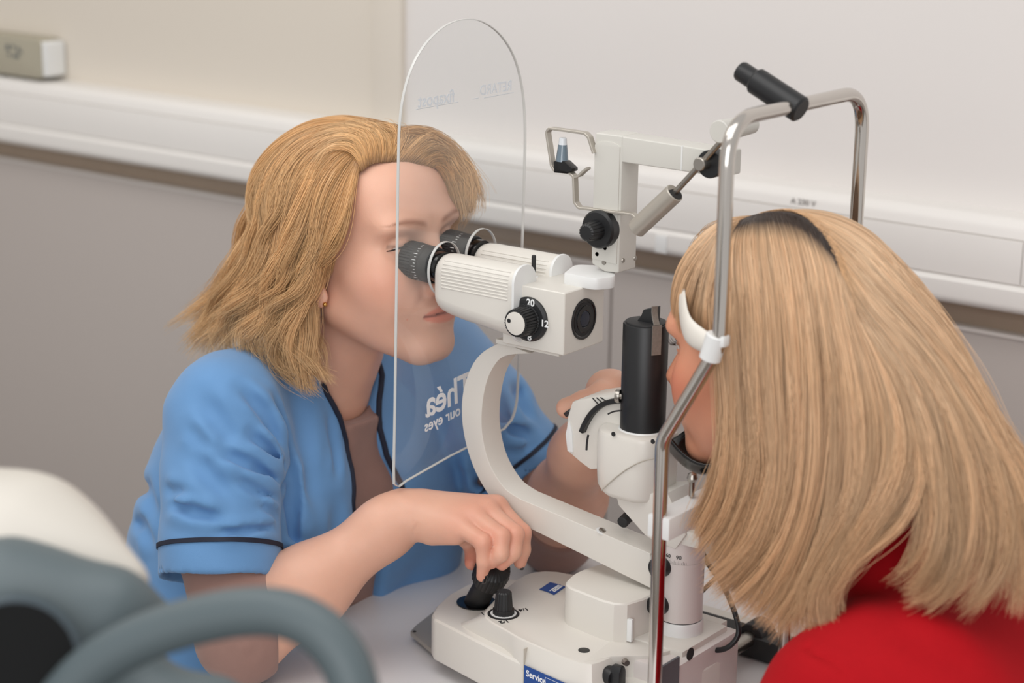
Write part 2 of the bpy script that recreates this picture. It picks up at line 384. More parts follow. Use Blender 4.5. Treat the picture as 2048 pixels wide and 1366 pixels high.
# --- rotating arm root, column
CXC = PY(1362, 1200, YA)[0]                         # pivot column x
def zat(v, u=1362, x=None): return PY(u, v, YA)[2]
zc = {k: PY(1362, k, YA-.019)[2] for k in (1060, 1130, 1245, 1285)}
a = PZ(1160, 1235, .088)
poly = [(.014, .000), (.022, -.018), (.045, -.026), (.10, -.022), (.10, .075), (.035, .075), (.018, .05), (.012, .02)]
MB().prism(smooth_path(poly, 4, True), 'z', .080, .128, .004, 3, ang=40).build('arm_root', M_WHITE, SL)
MB().box((.090, -.012, .05), (.16, .075, .089), .004).build('arm_root_block', M_WHITE, SL)
MB().box((.1002, -.0225, .088), (.106, -.0185, .112), .001).build('recess_slot', M_WHITE2, SL)
col = MB().lathe([(zc[1285]-.012, .0), (zc[1285]-.012, .0215), (zc[1285]-.008, .0235), (zc[1285]+.016, .0235), (zc[1285]+.018, .0225)], (CXC, YA, 0), (0, 0, 1), 56).build('column_foot', M_WHITE2, SL)
MB().lathe([(zc[1285]+.0175, .0216), (zc[1285]+.0195, .0216)], (CXC, YA, 0), (0, 0, 1), 48).build('column_joint', M_BLACK, SL)
mcol = mat('column_lacquer', rgb(214, 206, 202), .3, var=.01, coat=.2)
MB().lathe([(zc[1285]+.019, .0222), (zc[1130]-.0004, .0222), (zc[1130]-.0002, .0216), (zc[1130]+.0002, .0216), (zc[1130]+.0004, .0222), (zc[1060]+.004, .0222), (zc[1060]+.008, .019)], (CXC, YA, 0), (0, 0, 1), 56).build('column', mcol, SL)
MB().lathe([(zc[1060]+.007, .019), (zc[1060]+.016, .017), (zc[1060]+.020, .010)], (CXC, YA, 0), (0, 0, 1), 40).build('column_cap', M_BLKRUB, SL)
sc = MB(); ca = math.degrees(math.atan2(CAM[1]-YA, CAM[0]-CXC))
for k in range(-4, 9):
    t = math.radians(ca-22+k*4); e = np.array([math.cos(t), math.sin(t), 0]); e2 = np.array([-math.sin(t), math.cos(t), 0]); o = np.array([CXC, YA, zc[1130]])+e*.0223
    hh = .0026 if k % 3 else .004
    sc.add([o-e2*.00012, o+e2*.00012, o+e2*.00012+ez*hh, o-e2*.00012+ez*hh], [(0, 1, 2, 3)])
sc.build('angle_scale', M_INK, SL, fixn=False)
for s, dk in (('60', -40), ('90', -10)):
    t = math.radians(ca+dk); e = np.array([math.cos(t), math.sin(t), 0]); e2 = np.array([-math.sin(t), math.cos(t), 0])
    MB().text(s, np.array([CXC, YA, zc[1130]+.0075])+e*.0223, e2, (0, 0, 1), .0058, bold=.00002).build('angle_number', M_INK, SL)
for u, v in ((1310, 1138), (1306, 1214)):
    p = PY(u, v, YA-.032); MB().lathe([(0, .0102), (.022, .0102), (.0232, .009)], p+[.005, .022, 0], p-(p+[.005, .022, 0]), 36).build('clamp_screw', M_BLACK, SL)
# --- microscope arm: beam and C shaped riser, one casting, in the plane of the optical axis
y0, y1 = .020, .052
def xz(u, v, y=y0): q_ = PY(u, v, y); return (q_[0], q_[2])
outer = [xz(*p) for p in ((1300, 1176), (1150, 1104), (1050, 1052), (994, 1010), (958, 958), (935, 900), (924, 840), (926, 785), (942, 735), (966, 704), (1003, 684))]
inner = [xz(*p) for p in ((1060, 707), (1010, 712), (986, 735), (970, 775), (963, 830), (966, 880), (980, 930), (1008, 975), (1040, 998), (1150, 1046), (1300, 1107))]
oc = smooth_path([outer[0], outer[2]], 1)[:1]+smooth_path(outer[2:], 6); ic = smooth_path(inner[:9], 6)+[np.array(inner[10])]
MB().prism([tuple(p) for p in oc]+[tuple(p) for p in ic], 'y', y0, y1, .0035, 3, ang=40).build('microscope_arm', M_WHITE, SL, angle=30)
# the beam goes on to the column
e0, e1 = np.array(xz(1300, 1176)), np.array(xz(1300, 1107))
MB().box((min(e0[0], e1[0])-.006, y0+.001, min(e0[1], e1[1])+.001), (CXC, y1-.001, max(e0[1], e1[1])-.002), .003).build('arm_end', M_WHITE, SL)
a_, b_ = np.array(inner[8]), np.array(inner[10]); nv = np.array([-(b_-a_)[1], 0, (b_-a_)[0]]); d_ = dirv(1204, 1062); o0 = np.array([a_[0], 0, a_[1]])
p = CAM+((o0-CAM)@nv)/(d_@nv)*d_
MB().lathe([(0, .0065), (.0008, .0065), (.001, .006)], p+[0, 0, -.0005], (.36, 0, 1), 24).build('screw_seat', M_WHITE2, SL)
MB().lathe([(.0005, .0038), (.002, .0034), (.003, .0015)], p, (.36, 0, 1), 20).build('arm_screw', M_STEEL, SL)
# --- magnification changer
MB().box((-.0773, 0, .3605), (0, .0700, .4250), .0022, 3).build('changer_housing', M_WHITE, SL)
MB().box((-.090, .006, .3565), (-.010, .064, .3615), .001).build('changer_plate', M_WHITE, SL)
p = PY(1065, 714, .03); MB().cyl((p[0], .03, .352), (p[0], .03, .358), .003).build('grub_screw', M_BLACK, SL)
p = PZ(1067, 553, .425); MB().cyl(p+[0, 0, -.002], p+[0, 0, .0225], .0023).build('fixation_pin', M_BLKRUB, SL)
MB().lathe([(0, .005), (.0006, .0045)], p, (0, 0, 1), 20).build('pin_seat', M_WHITE2, SL)
dc = PY(1059, 638, 0.0)
dial = MB().lathe([(-.001, .0230), (.0022, .0230), (.0045, .0205), (.0048, .018)], dc, (0, -1, 0), 56).build('magnification_dial', M_BLACK, SL)
kn = MB().lathe([(.004, .0165), (.006, .0165), (.0065, .0152), (.0215, .0145), (.0232, .0140), (.0236, .0122)], dc, (0, -1, 0), 40, ridges=30, rd=.0008).build('magnification_knob', M_BLACK, SL)
MB().lathe([(.0230, .0118), (.0242, .0118), (.0244, .011)], dc, (0, -1, 0), 40).build('knob_face', M_WHITE, kn)
MB().lathe([(.0240, .0022), (.0247, .0022)], dc+[-.0075, 0, .0018], (0, -1, 0), 20).build('knob_dot', M_INK, kn)
for s, (u, v) in (('20', (1061, 606)), ('12', (1089, 648)), ('8', (1059, 675))):
    p = PY(u, v, -.0049); MB().text(s, p, (1, 0, 0), (0, 0, 1), .0098, bold=.00025).build('magnification_number', M_INKW, dial)
# objective in the patient side
oc_ = PX(1167, 638, 0.0)
MB().ring([(-.002, .0212), (.0010, .0212), (.0016, .0205), (.0014, .0190), (-.002, .0186)], oc_, (1, 0, 0), 56).build('objective_rim', M_BLACK, SL)
ob = MB(); seg = 48
ob.loft([[oc_+np.array([t, r*math.cos(2*math.pi*k/seg), r*math.sin(2*math.pi*k/seg)]) for k in range(seg)] for t, r in ((.0012, .0190), (.0008, .0184), (.0006, .0160), (.0003, .0150))], caps=False)
ob.build('objective_barrel', M_BLKGLOSS, SL, fixn=False)
MB().lathe([(.0004, .0183), (.0009, .0175)], oc_, (1, 0, 0), 48).build('objective_lens', mat('dark_lens', rgb(8, 11, 16), .08, spec=.35), SL)
MB().ring([(.0011, .0140), (.0016, .0135), (.0016, .0090), (.0011, .0085)], oc_+[0, .001, 0], (1, 0, 0), 48).build('inner_barrel', M_BLKGLOSS, SL)
MB().lathe([(.0008, .0085), (.0014, .0078), (.0017, .004)], oc_+[0, .001, 0], (1, 0, 0), 40).build('inner_lens', mat('blue_coated_lens', rgb(16, 26, 44), .05), SL)
# --- binocular tubes
def stadium(cy, cz, hw, hh, n=24, rib=False):
    pts = []
    for k in range(4*n):
        t = 2*math.pi*k/(4*n); c_, s_ = math.cos(t), math.sin(t); ee = 3.2 if hw < hh else 2.5
        y = hw*math.copysign(abs(c_)**(2/ee), c_); z = hh*math.copysign(abs(s_)**(2/2.6), s_)
        pts.append((cy+y, cz+z))
    return pts
def ribbed(cy, zb, zt, hw, depth):
    """rounded tall section, grooved on the upper half of its sides"""
    r = hw*.96; pts = []
    n = 10
    for k in range(n+1): t = math.pi*k/n; pts.append((cy+r*math.cos(t)*hw/r, zt-r+r*math.sin(t)))
    H = (zt-r)-(zb+r)
    left = [(cy-hw, zt-r-H*k/30) for k in range(1, 30)]
    bott = [(cy-hw*math.cos(math.pi*k/n), zb+r-r*math.sin(math.pi*k/n)) for k in range(n+1)]
    right = [(cy+hw, zb+r+H*k/30) for k in range(1, 30)]
    return pts+left+bott+right
for cy_, near in ((.004, True), (.068, False)):
    cap = PX(1016, 577, -.054) if near else None
    zb, zt_ = .3690, .4440
    hw = .0185
    X = [-.158, -.157, -.154, -.149, -.140, -.12, -.056, -.0555]
    rings = []
    for x in X:
        k = {-.158: .72, -.157: .82, -.154: .92, -.149: .975, -.0555: .985}.get(x, 1.0)
        lift = .012*min(1, max(0, (-.075-x)/.08)) ; zc_ = (zb+lift+zt_)/2
        r_ = ribbed(cy_, zb+lift, zt_, hw, 0)
        rings.append([(x, cy_+(y-cy_)*k, zc_+(z-zc_)*k) for y, z in r_])
    tubeb = MB().loft(rings).build('binocular_body', M_WHITE, SL, angle=40)
    g = MB()
    for k in range(9):
        zz = .4385-.0034*k; hy = hw if zz < zt_-hw else math.sqrt(max(hw**2-(zz-(zt_-hw))**2, 0))
        for sd in (-1, 1): g.box((-.146, cy_+sd*hy-.0006, zz-.0009), (-.060, cy_+sd*hy+.0006, zz+.0007), .0004, 1)
    g.build('grip_ribs', M_WHITE, tubeb)
    MB().prism(rrect(cy_-hw+.0003, zb-.004, cy_+hw+.0012, zt_+.001, .0175, 10), 'x', -.056, -.0525, .0008).build('end_plate', M_WHITE2, tubeb)
    ep = MB()
    ez_ = .4265 if near else .4285
    ep.lathe([(0, .0168), (.0125, .0168)], (-.157, cy_, ez_), (-1, 0, .06), 48)
    epo = ep.build('eyepiece_barrel', M_BLKGLOSS, SL)
    MB().lathe([(.010, .0185), (.012, .0195), (.020, .0195), (.0205, .0188), (.0215, .0195), (.032, .0195)], (-.157, cy_, ez_), (-1, 0, .06), 48).build('diopter_ring', M_BLKRUB, epo)
    MB().lathe([(.0315, .0192), (.033, .0200), (.0465, .0196), (.0495, .017), (.0497, .012)], (-.157, cy_, ez_), (-1, 0, .06), 40, ridges=40, rd=.0007).build('eyecup', M_BLKRUB, epo)
    tk = MB()
    for k in range(16):
        t = math.radians(100+k*10); e = np.array([0, math.cos(t), math.sin(t)]); e2 = np.array([0, -math.sin(t), math.cos(t)]); o = np.array([-.157-.0235, cy_, ez_+.0014])+e*.0197
        tk.add([o-e2*.0003, o+e2*.0003, o+e2*.0003-np.array([.0025 if k % 2 else .005, 0, 0]), o-e2*.0003-np.array([.0025 if k % 2 else .005, 0, 0])], [(0, 1, 2, 3)])
    tk.build('diopter_marks', M_INKW, epo, fixn=False)
MB().box((-.10, .006, .372), (-.075, .066, .42), .003).build('binocular_bridge', M_WHITE, SL)
# --- breath shield: clear acrylic with two holes
def glass_mat():
    m = bpy.data.materials.new('clear_acrylic'); m.use_nodes = True; nt = m.node_tree; nt.nodes.clear()
    o = nt.nodes.new('ShaderNodeOutputMaterial'); mix = nt.nodes.new('ShaderNodeMixShader'); t = nt.nodes.new('ShaderNodeBsdfTransparent'); g = nt.nodes.new('ShaderNodeBsdfGlossy'); mx2 = nt.nodes.new('ShaderNodeMixShader'); df = nt.nodes.new('ShaderNodeBsdfDiffuse')
    lw = nt.nodes.new('ShaderNodeLayerWeight'); lw.inputs[0].default_value = .5     # Schlick reflectance of a sheet with two faces
    pw5 = nt.nodes.new('ShaderNodeMath'); pw5.operation = 'POWER'; pw5.inputs[1].default_value = 5; nt.links.new(lw.outputs['Facing'], pw5.inputs[0])
    fr = nt.nodes.new('ShaderNodeMath'); fr.operation = 'MULTIPLY_ADD'; fr.inputs[1].default_value = .92; fr.inputs[2].default_value = .08; nt.links.new(pw5.outputs[0], fr.inputs[0])
    nz = nt.nodes.new('ShaderNodeTexNoise'); nz.inputs['Scale'].default_value = 12; mr = nt.nodes.new('ShaderNodeMapRange'); mr.inputs[3].default_value = .03; mr.inputs[4].default_value = .06
    nt.links.new(nz.outputs['Fac'], mr.inputs[0])
    t.inputs[0].default_value = (.97, .98, .98, 1); g.inputs['Roughness'].default_value = .02; df.inputs[0].default_value = (.8, .84, .88, 1)
    nt.links.new(mr.outputs[0], mx2.inputs[0]); nt.links.new(t.outputs[0], mx2.inputs[1]); nt.links.new(df.outputs[0], mx2.inputs[2])
    nt.links.new(fr.outputs[0], mix.inputs[0]); nt.links.new(mx2.outputs[0], mix.inputs[1]); nt.links.new(g.outputs[0], mix.inputs[2]); nt.links.new(mix.outputs[0], o.inputs[0])
    return m
M_ACR = glass_mat()
M_EDGE = mat('acrylic_edge', rgb(206, 206, 203), .3, var=.01)
XS = -.163; TH = .003
def yz(u, v): q_ = PX(u, v, XS); return (q_[1], q_[2])
outl = [yz(*p) for p in ((788, 968), (787.5, 940), (790, 800), (794, 500), (797, 300), (800, 240), (806, 195), (818, 150), (836, 110), (862, 75), (893, 50), (925, 39), (958, 41), (988, 58), (1010, 82), (1027, 112), (1039, 150), (1047, 200), (1050, 260), (1049, 330), (1044, 500), (1036, 760), (1031, 815), (1023, 840), (1008, 858), (900, 912), (812, 962), (797, 974))]
outl = list(outl[:3])+[tuple(p) for p in smooth_path(outl[3:24], 5)]+list(outl[24:])
outl = fillet(outl+[outl[0]], .004, 2)[:-1]
outl = [tuple(p) for p in outl]
rims = [arc(cy_, cz_, .0262, 0, 360, 40, .0285)[:-1] for cy_, cz_ in ((.012, .4235), (.074, .4275))]
from mathutils.geometry import tessellate_polygon
allp = list(outl)+rims[0]+rims[1]
sf = [tuple(t) for t in tessellate_polygon([[Vector((p[0], p[1], 0)) for p in lp_] for lp_ in (outl, rims[0], rims[1])])]
sv = [(XS, p[0], p[1]) for p in allp]
shield = MB().add(sv, sf).build('breath_shield', M_ACR, SL, label='clear acrylic breath shield', fixn=False)
def rim(pts, name):
    n_ = len(pts); V_ = []
    for i, p in enumerate(pts):
        a_, b_ = np.array(pts[i-1]), np.array(pts[(i+1) % n_]); t = b_-a_; t /= np.linalg.norm(t); nr = np.array([t[1], -t[0]])*.00042
        for dx, s in ((-TH/2, -1), (TH/2, -1), (TH/2, 1), (-TH/2, 1)): V_.append((XS+dx, p[0]+nr[0]*s, p[1]+nr[1]*s))
    Fa_ = []
    for i in range(n_):
        j = (i+1) % n_
        for k in range(4): Fa_.append((i*4+k, i*4+(k+1) % 4, j*4+(k+1) % 4, j*4+k))
    MB().add(V_, Fa_).build(name, M_EDGE, shield)
rim(outl, 'shield_edge')
for r_ in rims: rim(r_, 'hole_edge')
def shield_text(s, u, v, size, nm, m_, bold, align='CENTER', sp=1.0, sl=0.0):
    p = PX(u, v, XS+.0008); return MB().text(s, p, (0, -1, -sl), (0, -sl, 1), size, ext=.0001, bold=bold, align=align, spacing=sp).build(nm, m_, shield)
M_SHW = mat('white_shield_print', rgb(236, 238, 240), .5)
M_SHF = mat('pale_shield_print', rgb(214, 219, 224), .5)
shield_text('Théa', 898, 791, .0410, 'shield_lettering', M_SHW, .0007, sp=.96, sl=.08)
shield_text('open our eyes', 909, 826, .0175, 'shield_lettering', M_SHW, .00025, sl=.08)
shield_text('fixapost', 873, 198, .0185, 'shield_lettering', M_SHF, .0003)
shield_text('RETARD', 992, 177, .0150, 'shield_lettering', M_SHF, .0002)
for (ua, va), (ub, vb) in (((832, 219), (916, 204)), ((945, 198), (957, 196)), ((968, 196), (1027, 185))):
    a_, b_ = PX(ua, va, XS-.0006), PX(ub, vb, XS-.0006)
    MB().tube([a_, b_], .0004, 6).build('shield_underline', M_SHF, shield)
# ------------------------------------------------------------------ illumination unit of the slit lamp
TX = .0741; TY = YA
M_TAB = mat('scuffed_metal', rgb(132, 127, 120), .45, .25, var=.25, scale=400)
tower = MB().lathe([(.286, .0222), (.2862, .0228), (.3995, .0228), (.4005, .0222), (.4010, .0205), (.4012, .008)], (TX, TY, 0), (0, 0, 1), 64).build('lamp_tube', M_BLACK, SL, label='tall black lamp tube')
MB().lathe([(.4008, .0205), (.4022, .0203), (.4026, .019)], (TX, TY, 0), (0, 0, 1), 48).build('tube_lid', M_BLKRUB, tower)
pr = [xz(u, v, .035) for u, v in ((1276, 652), (1279, 641), (1288, 630), (1293, 617), (1315, 613), (1313, 650), (1312, 664))]
MB().prism(pr, 'y', .029, .041, .001).build('mirror_block', M_BLACK, tower)
a30 = math.radians(-30); e = np.array([math.cos(a30), math.sin(a30), 0]); e2 = np.array([-math.sin(a30), math.cos(a30), 0])
o = np.array([TX, TY, .3735])+e*.0229
m = MB(); pts = [o-e2*.0050, o+e2*.0050, o+e2*.0050+ez*.030, o-e2*.0050+ez*.030]
m.add([*pts, *[p+e*.0012 for p in pts]], [(0, 1, 2, 3), (4, 5, 6, 7), (0, 1, 5, 4), (1, 2, 6, 5), (2, 3, 7, 6), (3, 0, 4, 7)]).build('steel_tab', M_TAB, tower)
o2 = o+ez*.030
MB().tube([o2, o2+ez*.006-e*.004, o2+ez*.012-e*.006, o2+ez*.018-e*.0055], 0, flat=(tuple(e2), .0032, .0008)).build('steel_tongue', M_TAB, tower)
# white lamp housing
hz0, hz1 = .198, .2895
def lamp_ring(z, g):
    return [(x_, y_, z) for x_, y_ in rrect(TX-.044+g, TY-.033+g, TX+.033-g, TY+.034-g, .026-g*.5, 8)]
rings = []
for z, g in ((.222, .006), (.2245, .0025), (.228, .001), (.25, 0), (.285, .0), (.2885, .0012), (.2905, .004), (.2912, .008)):
    rings.append(lamp_ring(z, g))
# slanted underside towards the doctor
R2 = []
for r_ in rings:
    R2.append([(x_, y_, z_+max(0, (TX-.020-x_))*.35*max(0, (.25-z_)/.028)) for x_, y_, z_ in r_])
hs = MB().loft(R2).build('lamp_housing', M_WHITE, SL, angle=35)
def front_pt(u, v): return PY(u, v, TY-.0336)
MB().tube(smooth_path([front_pt(*q_) for q_ in ((1203, 981), (1228, 958), (1256, 937), (1285, 923), (1308, 917))], 5), .0006, 8).build('housing_seam', mat('seam_shadow', rgb(176, 168, 156), .5), hs)
for u, v in ((1227, 868), (1306, 883)):
    p = PY(u, v, TY-.0335); MB().lathe([(0, .0024), (.0006, .0024)], p, (0, -1, 0), 16).build('screw_hole', M_INK, hs)
MB().lathe([(.2908, .0245), (.2925, .0238)], (TX, TY, 0), (0, 0, 1), 48).build('tube_collar', M_WHITE2, hs)
# filter slide block towards the doctor, with lever and scale lines
fy0, fy1 = .030, .080
fb = [xz(u, v, fy0) for u, v in ((1131, 868), (1134, 835), (1143, 804), (1160, 798), (1240, 788), (1250, 800), (1250, 935), (1180, 940), (1160, 925), (1134, 903))]
fs = MB().prism(fb, 'y', fy0, fy1, .003, 2, ang=20).build('filter_block', M_WHITE, SL)
fl = [xz(u, v, fy0-.001) for u, v in ((1131, 868), (1138, 840), (1144, 862), (1146, 905), (1135, 903))]
MB().prism(fl, 'y', fy0-.0015, fy1-.005, .001).build('slide_tab', M_WHITE2, fs)
MB().tube(smooth_path([PY(u, v, fy0-.003) for u, v in ((1165, 863), (1171, 848), (1184, 827), (1202, 811), (1222, 803), (1246, 800))], 5), 0, flat=((0, 1, 0), .004, .0026)).build('filter_lever', M_BLACK, fs)
for k in range(3):
    MB().tube([PY(1185+k*8, 796-k*.5, fy0-.0008), PY(1196+k*8, 808-k*3, fy0-.0008)], .0006, 6).build('scale_line', M_INK, fs)
MB().tube(smooth_path([PY(u, v, .001) for u, v in ((1216, 828), (1228, 823), (1243, 821))], 4), .0009, 6).build('housing_slot', M_INK, hs)
MB().tube(smooth_path([PY(u, v, .012) for u, v in ((1176.5, 870), (1174, 885), (1173, 900))], 4), .0011, 6).build('housing_slot', M_INK, hs)
p = PY(1238, 792, .020)
MB().lathe([(0, .0032), (.010, .0032)], p, (1, .3, 0), 20).build('centring_pin', M_STEEL, SL)
MB().lathe([(-.003, .0066), (-.0005, .0072), (.0015, .0066)], p, (1, .3, 0), 32).build('centring_knob', M_STEEL, SL)
# carrier bracket down to the column
br = [xz(u, v, .012) for u, v in ((1231, 990), (1335, 985), (1372, 1070), (1350, 1100), (1300, 1078), (1290, 1072), (1236, 1011))]
MB().prism(br, 'y', .012, .060, .0025).build('lamp_carrier', M_WHITE, SL)
MB().box((CXC-.022, YA-.02, PY(1362, 1066, YA)[2]-.004), (CXC+.03, YA+.024, PY(1362, 1066, YA)[2]+.012), .003).build('carrier_hinge', M_WHITE, SL)
p = PY(1256, 1034, .05); MB().cyl(p+[0, .004, 0], np.array([.075, .045, .214]), .0035).build('tilt_stem', M_STEEL, SL); MB().lathe([(0, .006), (.012, .006), (.013, .005)], p, (.1, -1, -.2), 24).build('tilt_knob', M_BLKRUB, SL)
# --- sliding plate, axle, cross rack, cables
sp = MB(); pl_ = [tuple(PZ(u, v, .012)[:2]) for u, v in ((821, 1262), (832, 1250), (930, 1175), (1050, 1190), (1050, 1330), (868, 1302))]
sp.prism(fillet(pl_+[pl_[0]], .004)[:-1], 'z', .006, .012, .001).build('slide_plate', M_ALU, SL)
p = PZ(829, 1263, .0122); MB().lathe([(0, .002), (.0004, .002)], p, (0, 0, 1), 12).build('plate_hole', M_INK, SL)
MB().cyl((.118, .04, .022), (.118, .215, .022), .0085).build('axle', M_STEEL, SL)
MB().box((.02, .19, .002), (.24, .222, .026), .002).build('cross_rack', M_BLKRUB, SL)
MB().box((.00, .225, .0), (.26, .255, .018), .003).build('rack_cover', M_WHITE, SL)
MB().cyl((.118, .195, .022), (.118, .225, .022), .016).build('rack_wheel', M_BLKRUB, SL)
MB().box((.10, -.045, .0), (.168, .085, .083), .004).build('base_end', mcol, SL)
p = PX(1380, 1308, .1685); MB().lathe([(0, .0065), (.0006, .0065)], p, (1, 0, 0), 24).build('end_hole', M_INK, SL)
for (u0_, v0_, u1_, v1_) in ((1319, 1335, 1338, 1366), (1327, 1330, 1350, 1372)):
    a_ = PX(u0_, v0_, .1685); b_ = PX(u1_, v1_, .1685); q0, q1 = min(a_[1], b_[1]), max(a_[1], b_[1])
    MB().box((.1678, q0-.004, a_[2]-.04), (.1687+.0002*(u0_-1319), q1+.004, a_[2]), 0).build('type_plate', M_GREYLAB, SL)
cab = [PY(u, v, y) for u, v, y in ((1400, 1095, .06), (1418, 1130, .07), (1440, 1160, .07), (1462, 1205, .06), (1476, 1250, .05), (1474, 1275, .045), (1455, 1295, .04), (1430, 1300, .04), (1405, 1288, .045), (1385, 1270, .05))]
MB().tube(smooth_path(cab, 8), .0028, 12).build('power_cable', M_BLACK, SL)
MB().tube(smooth_path([PY(u, v, y) for u, v, y in ((1432, 1155, .07), (1415, 1172, .08), (1392, 1195, .09))], 6), .0024, 10).build('branch_cable', M_BLACK, SL)

# ------------------------------------------------------------------ tonometer on the guide plate
TYY = .060
tc = PY(1240, 535, TYY)
gp = [tuple(PZ(u, v, .437)[:2]) for u, v in ((1128, 545), (1150, 528), (1195, 530), (1231, 541), (1230, 553), (1190, 557))]
MB().prism(fillet(gp+[gp[0]], .012)[:-1], 'z', .4245, .437, .0018).build('guide_plate', M_WHITE2, SL)
TN = thing('tonometer', 'grey white tonometer with black knob and wire prism holder above the microscope', 'tonometer', (tc[0]-.015, tc[1]+.015, .437))
def txz(u, v, y=TYY): q_ = PY(u, v, y); return (q_[0], q_[2])
xl = txz(1189, 300)[0]; xr = txz(1244, 300)[0]; zT = txz(1243, 272)[1]; zB = .4372
bd = [(xl, zB+.006), (xl+.016, zB), (xr, zB+.001), (xr, zT), (xl, zT)]
MB().prism(bd, 'y', TYY, TYY+.032, .0022, 3).build('tonometer_body', M_TONO, TN)
MB().prism([(xl+.0008, zB+.012), (xr-.002, zB+.010), (xr-.002, zT-.012)]+[( (xl+xr)/2+(xr-xl)*.45*math.cos(t), zT-.012+.005*math.sin(t)) for t in np.linspace(.2, 2.94, 7)]+[(xl+.0008, zT-.012)], 'y', TYY-.0012, TYY+.001, .0006).build('front_cover', M_TONO, TN)
xa = txz(1450, 320)[0]; za0 = txz(1300, 333)[1]; 
arm = [(xl+.004, zT+.001), (xl+.004, zT-.004), (xr, za0), (xa, za0-.001), (xa, zT-.001), (xr, zT+.0008)]
MB().prism([(xr-.004, za0), (xa, za0-.0008), (xa, zT-.003), (xr-.004, zT-.0005)], 'y', TYY+.001, TYY+.031, .002, 3).build('balance_arm', M_TONO, TN)
xb = txz(1362, 330)[0]; MB().box((xb-.0008, TYY+.0004, za0+.0002), (xb+.0008, TYY+.0316, zT-.002), .0004).build('arm_joint', M_WHITE2, TN)
kc = PY(1207, 456, TYY)
kb_ = MB().lathe([(0, .0195), (.0100, .0195), (.0125, .0175), (.0128, .012)], kc, (0, -1, 0), 48).build('dial_drum', M_BLACK, TN)
MB().lathe([(.0125, .0105), (.030, .0088), (.0315, .007)], kc, (-.0, -1, 0), 40, ridges=16, rd=.0006).build('dial_knob', M_BLACK, kb_)
for u, v in ((1211, 496), (1195, 508), (1208, 525)):
    MB().lathe([(0, .0026), (.001, .0022)], PY(u, v, TYY-.0002), (0, -1, 0), 14).build('screw', M_STEEL, TN)
for u, v in ((1246, 521), (1270, 516)):
    MB().lathe([(0, .0026), (.001, .0022)], PX(u, v, xr), (1, 0, 0), 14).build('screw', M_STEEL, TN)
# flat metal strip that carries the measuring prism
yb = TYY-.002
st = [(1276, 436), (1266, 428), (1160, 415), (1152, 404), (1150, 352), (1142, 345), (1112, 341), (1106, 330), (1096, 264), (1101, 256), (1172, 266), (1180, 274), (1190, 306)]
sp_ = fillet([PY(u, v, yb) for u, v in st], .004, 4)
MB().tube(sp_, 0, flat=((0, 1, 0), .0042, .0012)).build('holder_strip', M_ALU, TN)
pm = PY(1133, 322, yb)
ph = [txz(u, v, yb) for u, v in ((1114, 344), (1113, 321), (1134, 321), (1150, 336), (1150, 342), (1140, 346))]
MB().prism(ph, 'y', yb-.0055, yb+.0055, .001).build('prism_holder', M_BLKGLOSS, TN)
pb = np.array([PY(1124, 322, yb)[0], yb, PY(1124, 322, yb)[2]]); pt = np.array([PY(1126, 276, yb)[0], yb, PY(1126, 276, yb)[2]])
L_ = np.linalg.norm(pt-pb)
mp = mat('smoke_blue_prism', rgb(106, 122, 134), .15, coat=.6)
cone = MB().lathe([(0, .0066), (L_*.72, .0046)], pb, pt-pb, 32).build('prism', mp, TN)
MB().lathe([(L_*.72, .0045), (L_, .0038), (L_+.0004, .003)], pb, pt-pb, 32).build('prism_tip', mat('frosted_tip', rgb(214, 218, 222), .3), cone)
MB().tube([PY(1150, 354, yb), PY(1160, 351, yb), PY(1168, 343, yb), PY(1177, 336, yb)], 0, flat=((0, 1, 0), .004, .0012)).build('strip_tab', M_ALU, TN)
# control lever: sleeve, rod, joint, cross grip
ya = TYY-.012
A0, A1, A2, A3 = PY(1272, 458, ya), PY(1350, 385, ya), PY(1406, 327, ya), PY(1462, 262, ya)
MB().cyl(A0, A1, .0098).build('lever_sleeve', M_ALU, TN)
dA = (A3-A1)/np.linalg.norm(A3-A1)
MB().lathe([(-.0005, .0085), (.0003, .0082)], A1, dA, 32).build('sleeve_mouth', M_BLKRUB, TN)
MB().cyl(A1-dA*.01, A3, .0030).build('lever_rod', M_STEEL, TN)
MB().cyl(A2+[0, -.008, 0], A2+[0, .018, 0], .0065).build('lever_joint', M_STEEL, TN)
MB().cyl(A2+[.004, .004, -.001], A2+[.004, .02, -.001], .0135).build('joint_disc', M_BLACK, TN)
G0 = PY(1450, 266, ya); MB().cyl(A3+[-.006, -.012, .0], A3+[-.004, .045, .001], .0108, .0092).build('cross_grip', M_TONO, TN)

# ------------------------------------------------------------------ head rest
yn, yf, xh = -.09, .162, .232
HR = thing('head_rest', 'chrome tube head rest with white forehead band and black chin cup', 'head rest', (.2, .035, 0))
pl0 = PY(1304, 1366, yn); lean = .0
low_x = .1765; zl = PY(1318, 880, yn)[2]; zu = PY(1445, 690, yn)[2]; ztp = .632
path = [(low_x+.002, yn, 0), (low_x, yn, zl), (xh+.001, yn, zu), (xh, yn, ztp), (xh, yf, ztp), (xh, yf, zu), (low_x, yf, zl), (low_x+.002, yf, 0)]
fp = fillet(path, [0, .035, .05, .042, .042, .05, .035, 0], 12)
MB().tube(fp, .0068, 24).build('frame_tube', M_CHROME, HR)
for y_ in (yn, yf): MB().lathe([(0, .016), (.012, .016), (.014, .012)], (low_x+.002, y_, 0), (0, 0, 1), 32).build('tube_foot', M_BLACK, HR)
